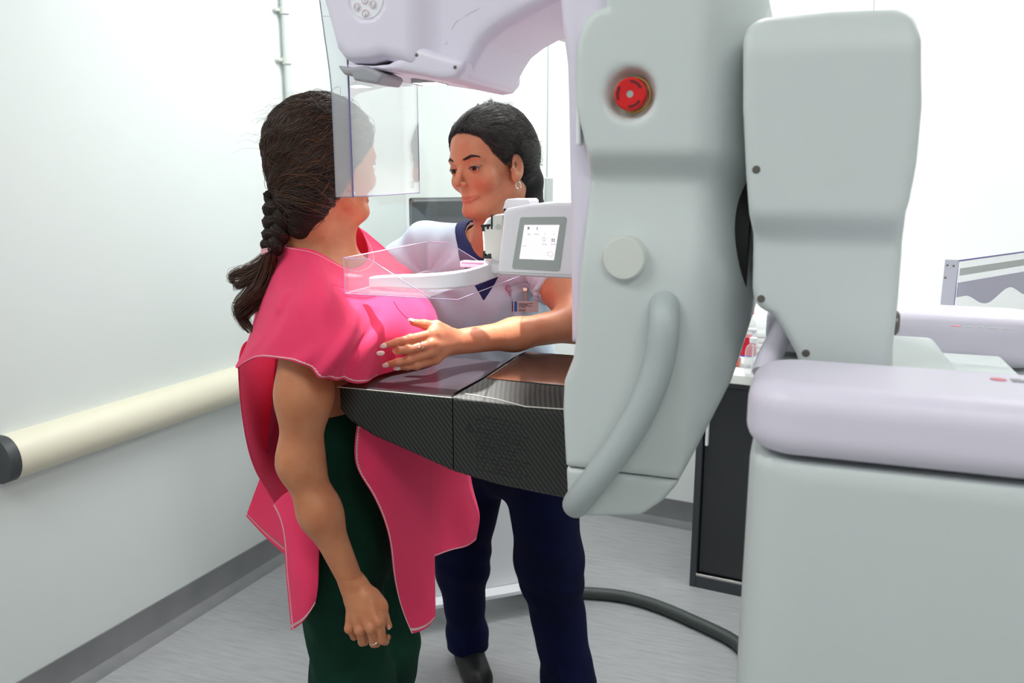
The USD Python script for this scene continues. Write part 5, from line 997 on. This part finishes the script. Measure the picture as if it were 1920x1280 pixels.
def n_top(p):
    d = n_top0(p); d = np.maximum(d, -(d + .010)); d = smax(d, -n_open(p), .002); d = np.maximum(d, -n_neck(p)); eL = shL + (elL - shL) * .52; ax = (elL - shL) / np.linalg.norm(elL - shL)
    return np.maximum(np.maximum(d, (p - eL) @ ax - .0), .72 - p[:, 2])
top = obj('scrub_top', nets(n_top, [-1.14, 1.50, .70], [-.28, 2.22, 1.44], .0048, slack=1.6), SCRUB, nur, smooth=True, label='pale blue scrub tunic')
vo = [(q[0], q[2]) for q in (at(x, y, 1.73 + .10 * np.clip((560 - y) / 160, 0, 1.2)) for x, y in [(844, 385), (850, 412), (857, 442), (868, 488), (882, 525), (901, 566), (916, 543), (940, 510), (962, 470), (980, 420), (988, 380), (905, 360)])]
def n_col(p):
    d = n_top0(p) - .0022; d = np.maximum(d, -(d + .0065)); d = np.maximum(d, poly2(p[:, 0], p[:, 2], vo)); d = smax(d, -n_open(p), .002); d = np.maximum(d, p[:, 1] - nk[1] - .015); return np.maximum(d, -n_neck(p))
obj('collar', nets(n_col, [-.86, 1.60, 1.12], [-.55, 1.92, 1.42], .0030, slack=1.6), NAVY, top, smooth=True, label='navy V-neck collar')
zu = at(900, 456, 1.75)[2]
obj('undershirt', nets(lambda p: np.maximum(np.maximum(n_top0(p) + .008, -(n_top0(p) + .013)), np.maximum(p[:, 2] - zu, np.maximum(1.13 - p[:, 2], p[:, 1] - 1.86))), [-.82, 1.60, 1.1], [-.56, 1.88, zu + .03], .004, slack=1.6), mat('undershirt_white', (236, 236, 238), .8), nur, smooth=True)
def hit(px, py, f, y0=1.4, y1=2.1):
    r = ray(px, py); t = np.linspace(y0, y1, 500) / r[1]; P_ = CAM + t[:, None] * r; v = f(P_); k = int(np.argmax(v < 0)); return P_[k]
ft = lambda p: n_top0(p)
pk = [hit(x, y, ft) for x, y in ((956, 537), (1018, 546), (1016, 600), (966, 612))]
def patch(quad, n, m, off, f):
    q = np.array(quad); s, t = np.meshgrid(np.linspace(0, 1, m), np.linspace(0, 1, n)); P_ = q[0] * ((1 - s) * (1 - t))[..., None] + q[1] * (s * (1 - t))[..., None] + q[2] * (s * t)[..., None] + q[3] * ((1 - s) * t)[..., None]
    return hug(P_.reshape(-1, 3), f, off, 8).reshape(P_.shape)
obj('pocket', sheet(patch(pk, 24, 24, .0025, ft), .002), SCRUB, top, smooth=True)
rbn = hit(953, 545, ft) - ND * .005
def up_(p, dx, dz): return p + NL * dx + np.array([0, 0, dz])
rp = [up_(rbn, x, z) for x, z in ((.006, -.017), (.002, -.004), (-.0045, .006), (-.0035, .013), (.0005, .014), (.0035, .008), (-.0035, -.001), (-.001, -.0), (.009, .0035))]
obj('ribbon_pin', [tube(smoothpath([up_(rbn, x, z) for x, z in ((.0035, -.016), (.0025, -.004), (-.003, .006), (-.0035, .012), (.0, .0145), (.003, .012), (.0035, .006))], 30), .0017, 8, flat=.5), tube(smoothpath([up_(rbn, x, z) - ND * .001 for x, z in ((-.0035, .011), (-.0045, .004), (-.001, .0005), (.009, .004))], 20), .0017, 8, flat=.5)], mat('ribbon_pink', (238, 120, 156), .3), top, label='pink ribbon pin', smooth=True)
b0 = hit(987, 573, ft) - ND * .012
bn = ND; 
def bplane(x0, x1, z0, z1, t0, t1, r=.0006):
    m = rbox([x0, t0, z0], [x1, t1, z1], r, 8); v = m.vertices; m.vertices = b0 + v[:, :1] * NL + v[:, 1:2] * ND + v[:, 2:3] * np.array([0, 0, 1.0]); return m
bdg = obj('name_badge', bplane(-.030, .030, -.0125, .0125, -.001, .003), mat('badge_white', (226, 214, 210), .35), top, label='white name badge with blue end')
obj('blue_end', bplane(-.0262, -.0195, -.0118, .0112, -.0016, .0), mat('badge_blue', (0, 108, 200), .4), bdg); obj('badge_edge', bplane(-.0315, -.029, -.0125, .012, -.0012, .0032), mat('badge_red', (92, 36, 36), .5), bdg); tx = []
for z, segs in ((.0072, ((-.016, .001), (.002, .008), (.0095, .0165))), (.0042, ((-.016, -.007), (-.005, .005))), (.0014, ((-.016, .003), (.0045, .0145))), (-.0018, ((-.016, -.012), (-.010, -.001))), (-.0072, ((-.016, -.010), (-.0075, .0005))), (-.0098, ((-.016, .0005),))):
    for x0, x1 in segs:
        x = x0
        while x < x1: tx.append(bplane(x, x + .0007, z - .0007, z + .0007 + .0003 * ((int(x * 1e4)) % 2), -.0015, 0, .0001)); x += .0011
obj('badge_print', tx, INKD, bdg, kind='stuff')
cl_ = obj('badge_clip', bplane(-.006, .004, .0165, .038, -.002, .001), mat('clip_clear', (176, 168, 168), .3), bdg); obj('clip_jaw', [bplane(-.006, .004, .036, .044, -.003, .002), bplane(-.0055, .0045, .0375, .0395, -.0045, -.002)], SILVER, cl_) if False else obj('badge_snap', [bplane(-.006, .004, .036, .044, -.003, .002), bplane(-.004, .003, .0345, .0385, -.0045, -.002, .001)], SILVER, bdg)
obj('badge_strap', bplane(-.003, .002, .0115, .018, -.001, .001), mat('strap_clear', (200, 196, 204), .2), bdg)
# trousers and shoes
kR, aR = at(866, 1055, 2.06), at(879, 1250, 2.10); kL, aL = at(1030, 1055, 1.99), at(1066, 1275, 2.01); hR, hL = at(893, 880, 2.03), at(1010, 870, 1.98)
def n_legs(p):
    d = ell(p, hi + [0, .03, -.02], [.165, .115, .15], NT)
    dn = lambda a: np.array([a[0], a[1], .09])
    R_ = chain(p, [hR + [0, 0, .04], kR, aR, dn(aR)], [.096, .071, .048, .05], .05); L_ = chain(p, [hL + [0, 0, .04], kL, aL, dn(aL)], [.104, .084, .066, .062], .05)
    d = smin(d, smin(R_, L_, .004), .03)
    w = .0024 * np.sin(p[:, 2] * 42 + (p @ NL) * 30 + 2.5 * np.sin(p[:, 2] * 17)) * np.exp(-((p[:, 2] - .36) / .12) ** 2) + .002 * np.sin(p[:, 2] * 70 + (p @ NL) * 50) * np.exp(-((p[:, 2] - .12) / .08) ** 2)
    return smax(d + w, .062 - p[:, 2], .004)
obj('trousers', nets(n_legs, [-1.02, 1.78, .06], [-.30, 2.30, .95], .009), NAVYT, nur, smooth=True, label='navy trousers')
for a, sd_ in ((aR, .45), (aL, .25)):
    fd = -ND * .93 + NL * sd_; fd /= np.linalg.norm(fd); c = np.array([a[0], a[1], 0])
    obj('shoe', nets(lambda p: np.maximum(smin(smin(cone(p, c + [0, 0, .045] - fd * .03, c + [0, 0, .035] + fd * .12, .04, .034), ball(p, c + [0, 0, .07] - fd * .01, .042), .03), cone(p, c + [0, 0, .03] + fd * .02, c + [0, 0, .03] + fd * .13, .042, .04), .02), np.maximum(.0015 - p[:, 2], p[:, 2] - .105)), c - [.22, .22, .01], c + [.22, .22, .13], .006), BLACK, nur, smooth=True, label='black shoe')
    obj('ankle', tube([c + [0, 0, .06], c + [0, 0, .14]], .032, 14), SKINN, nur, smooth=True)
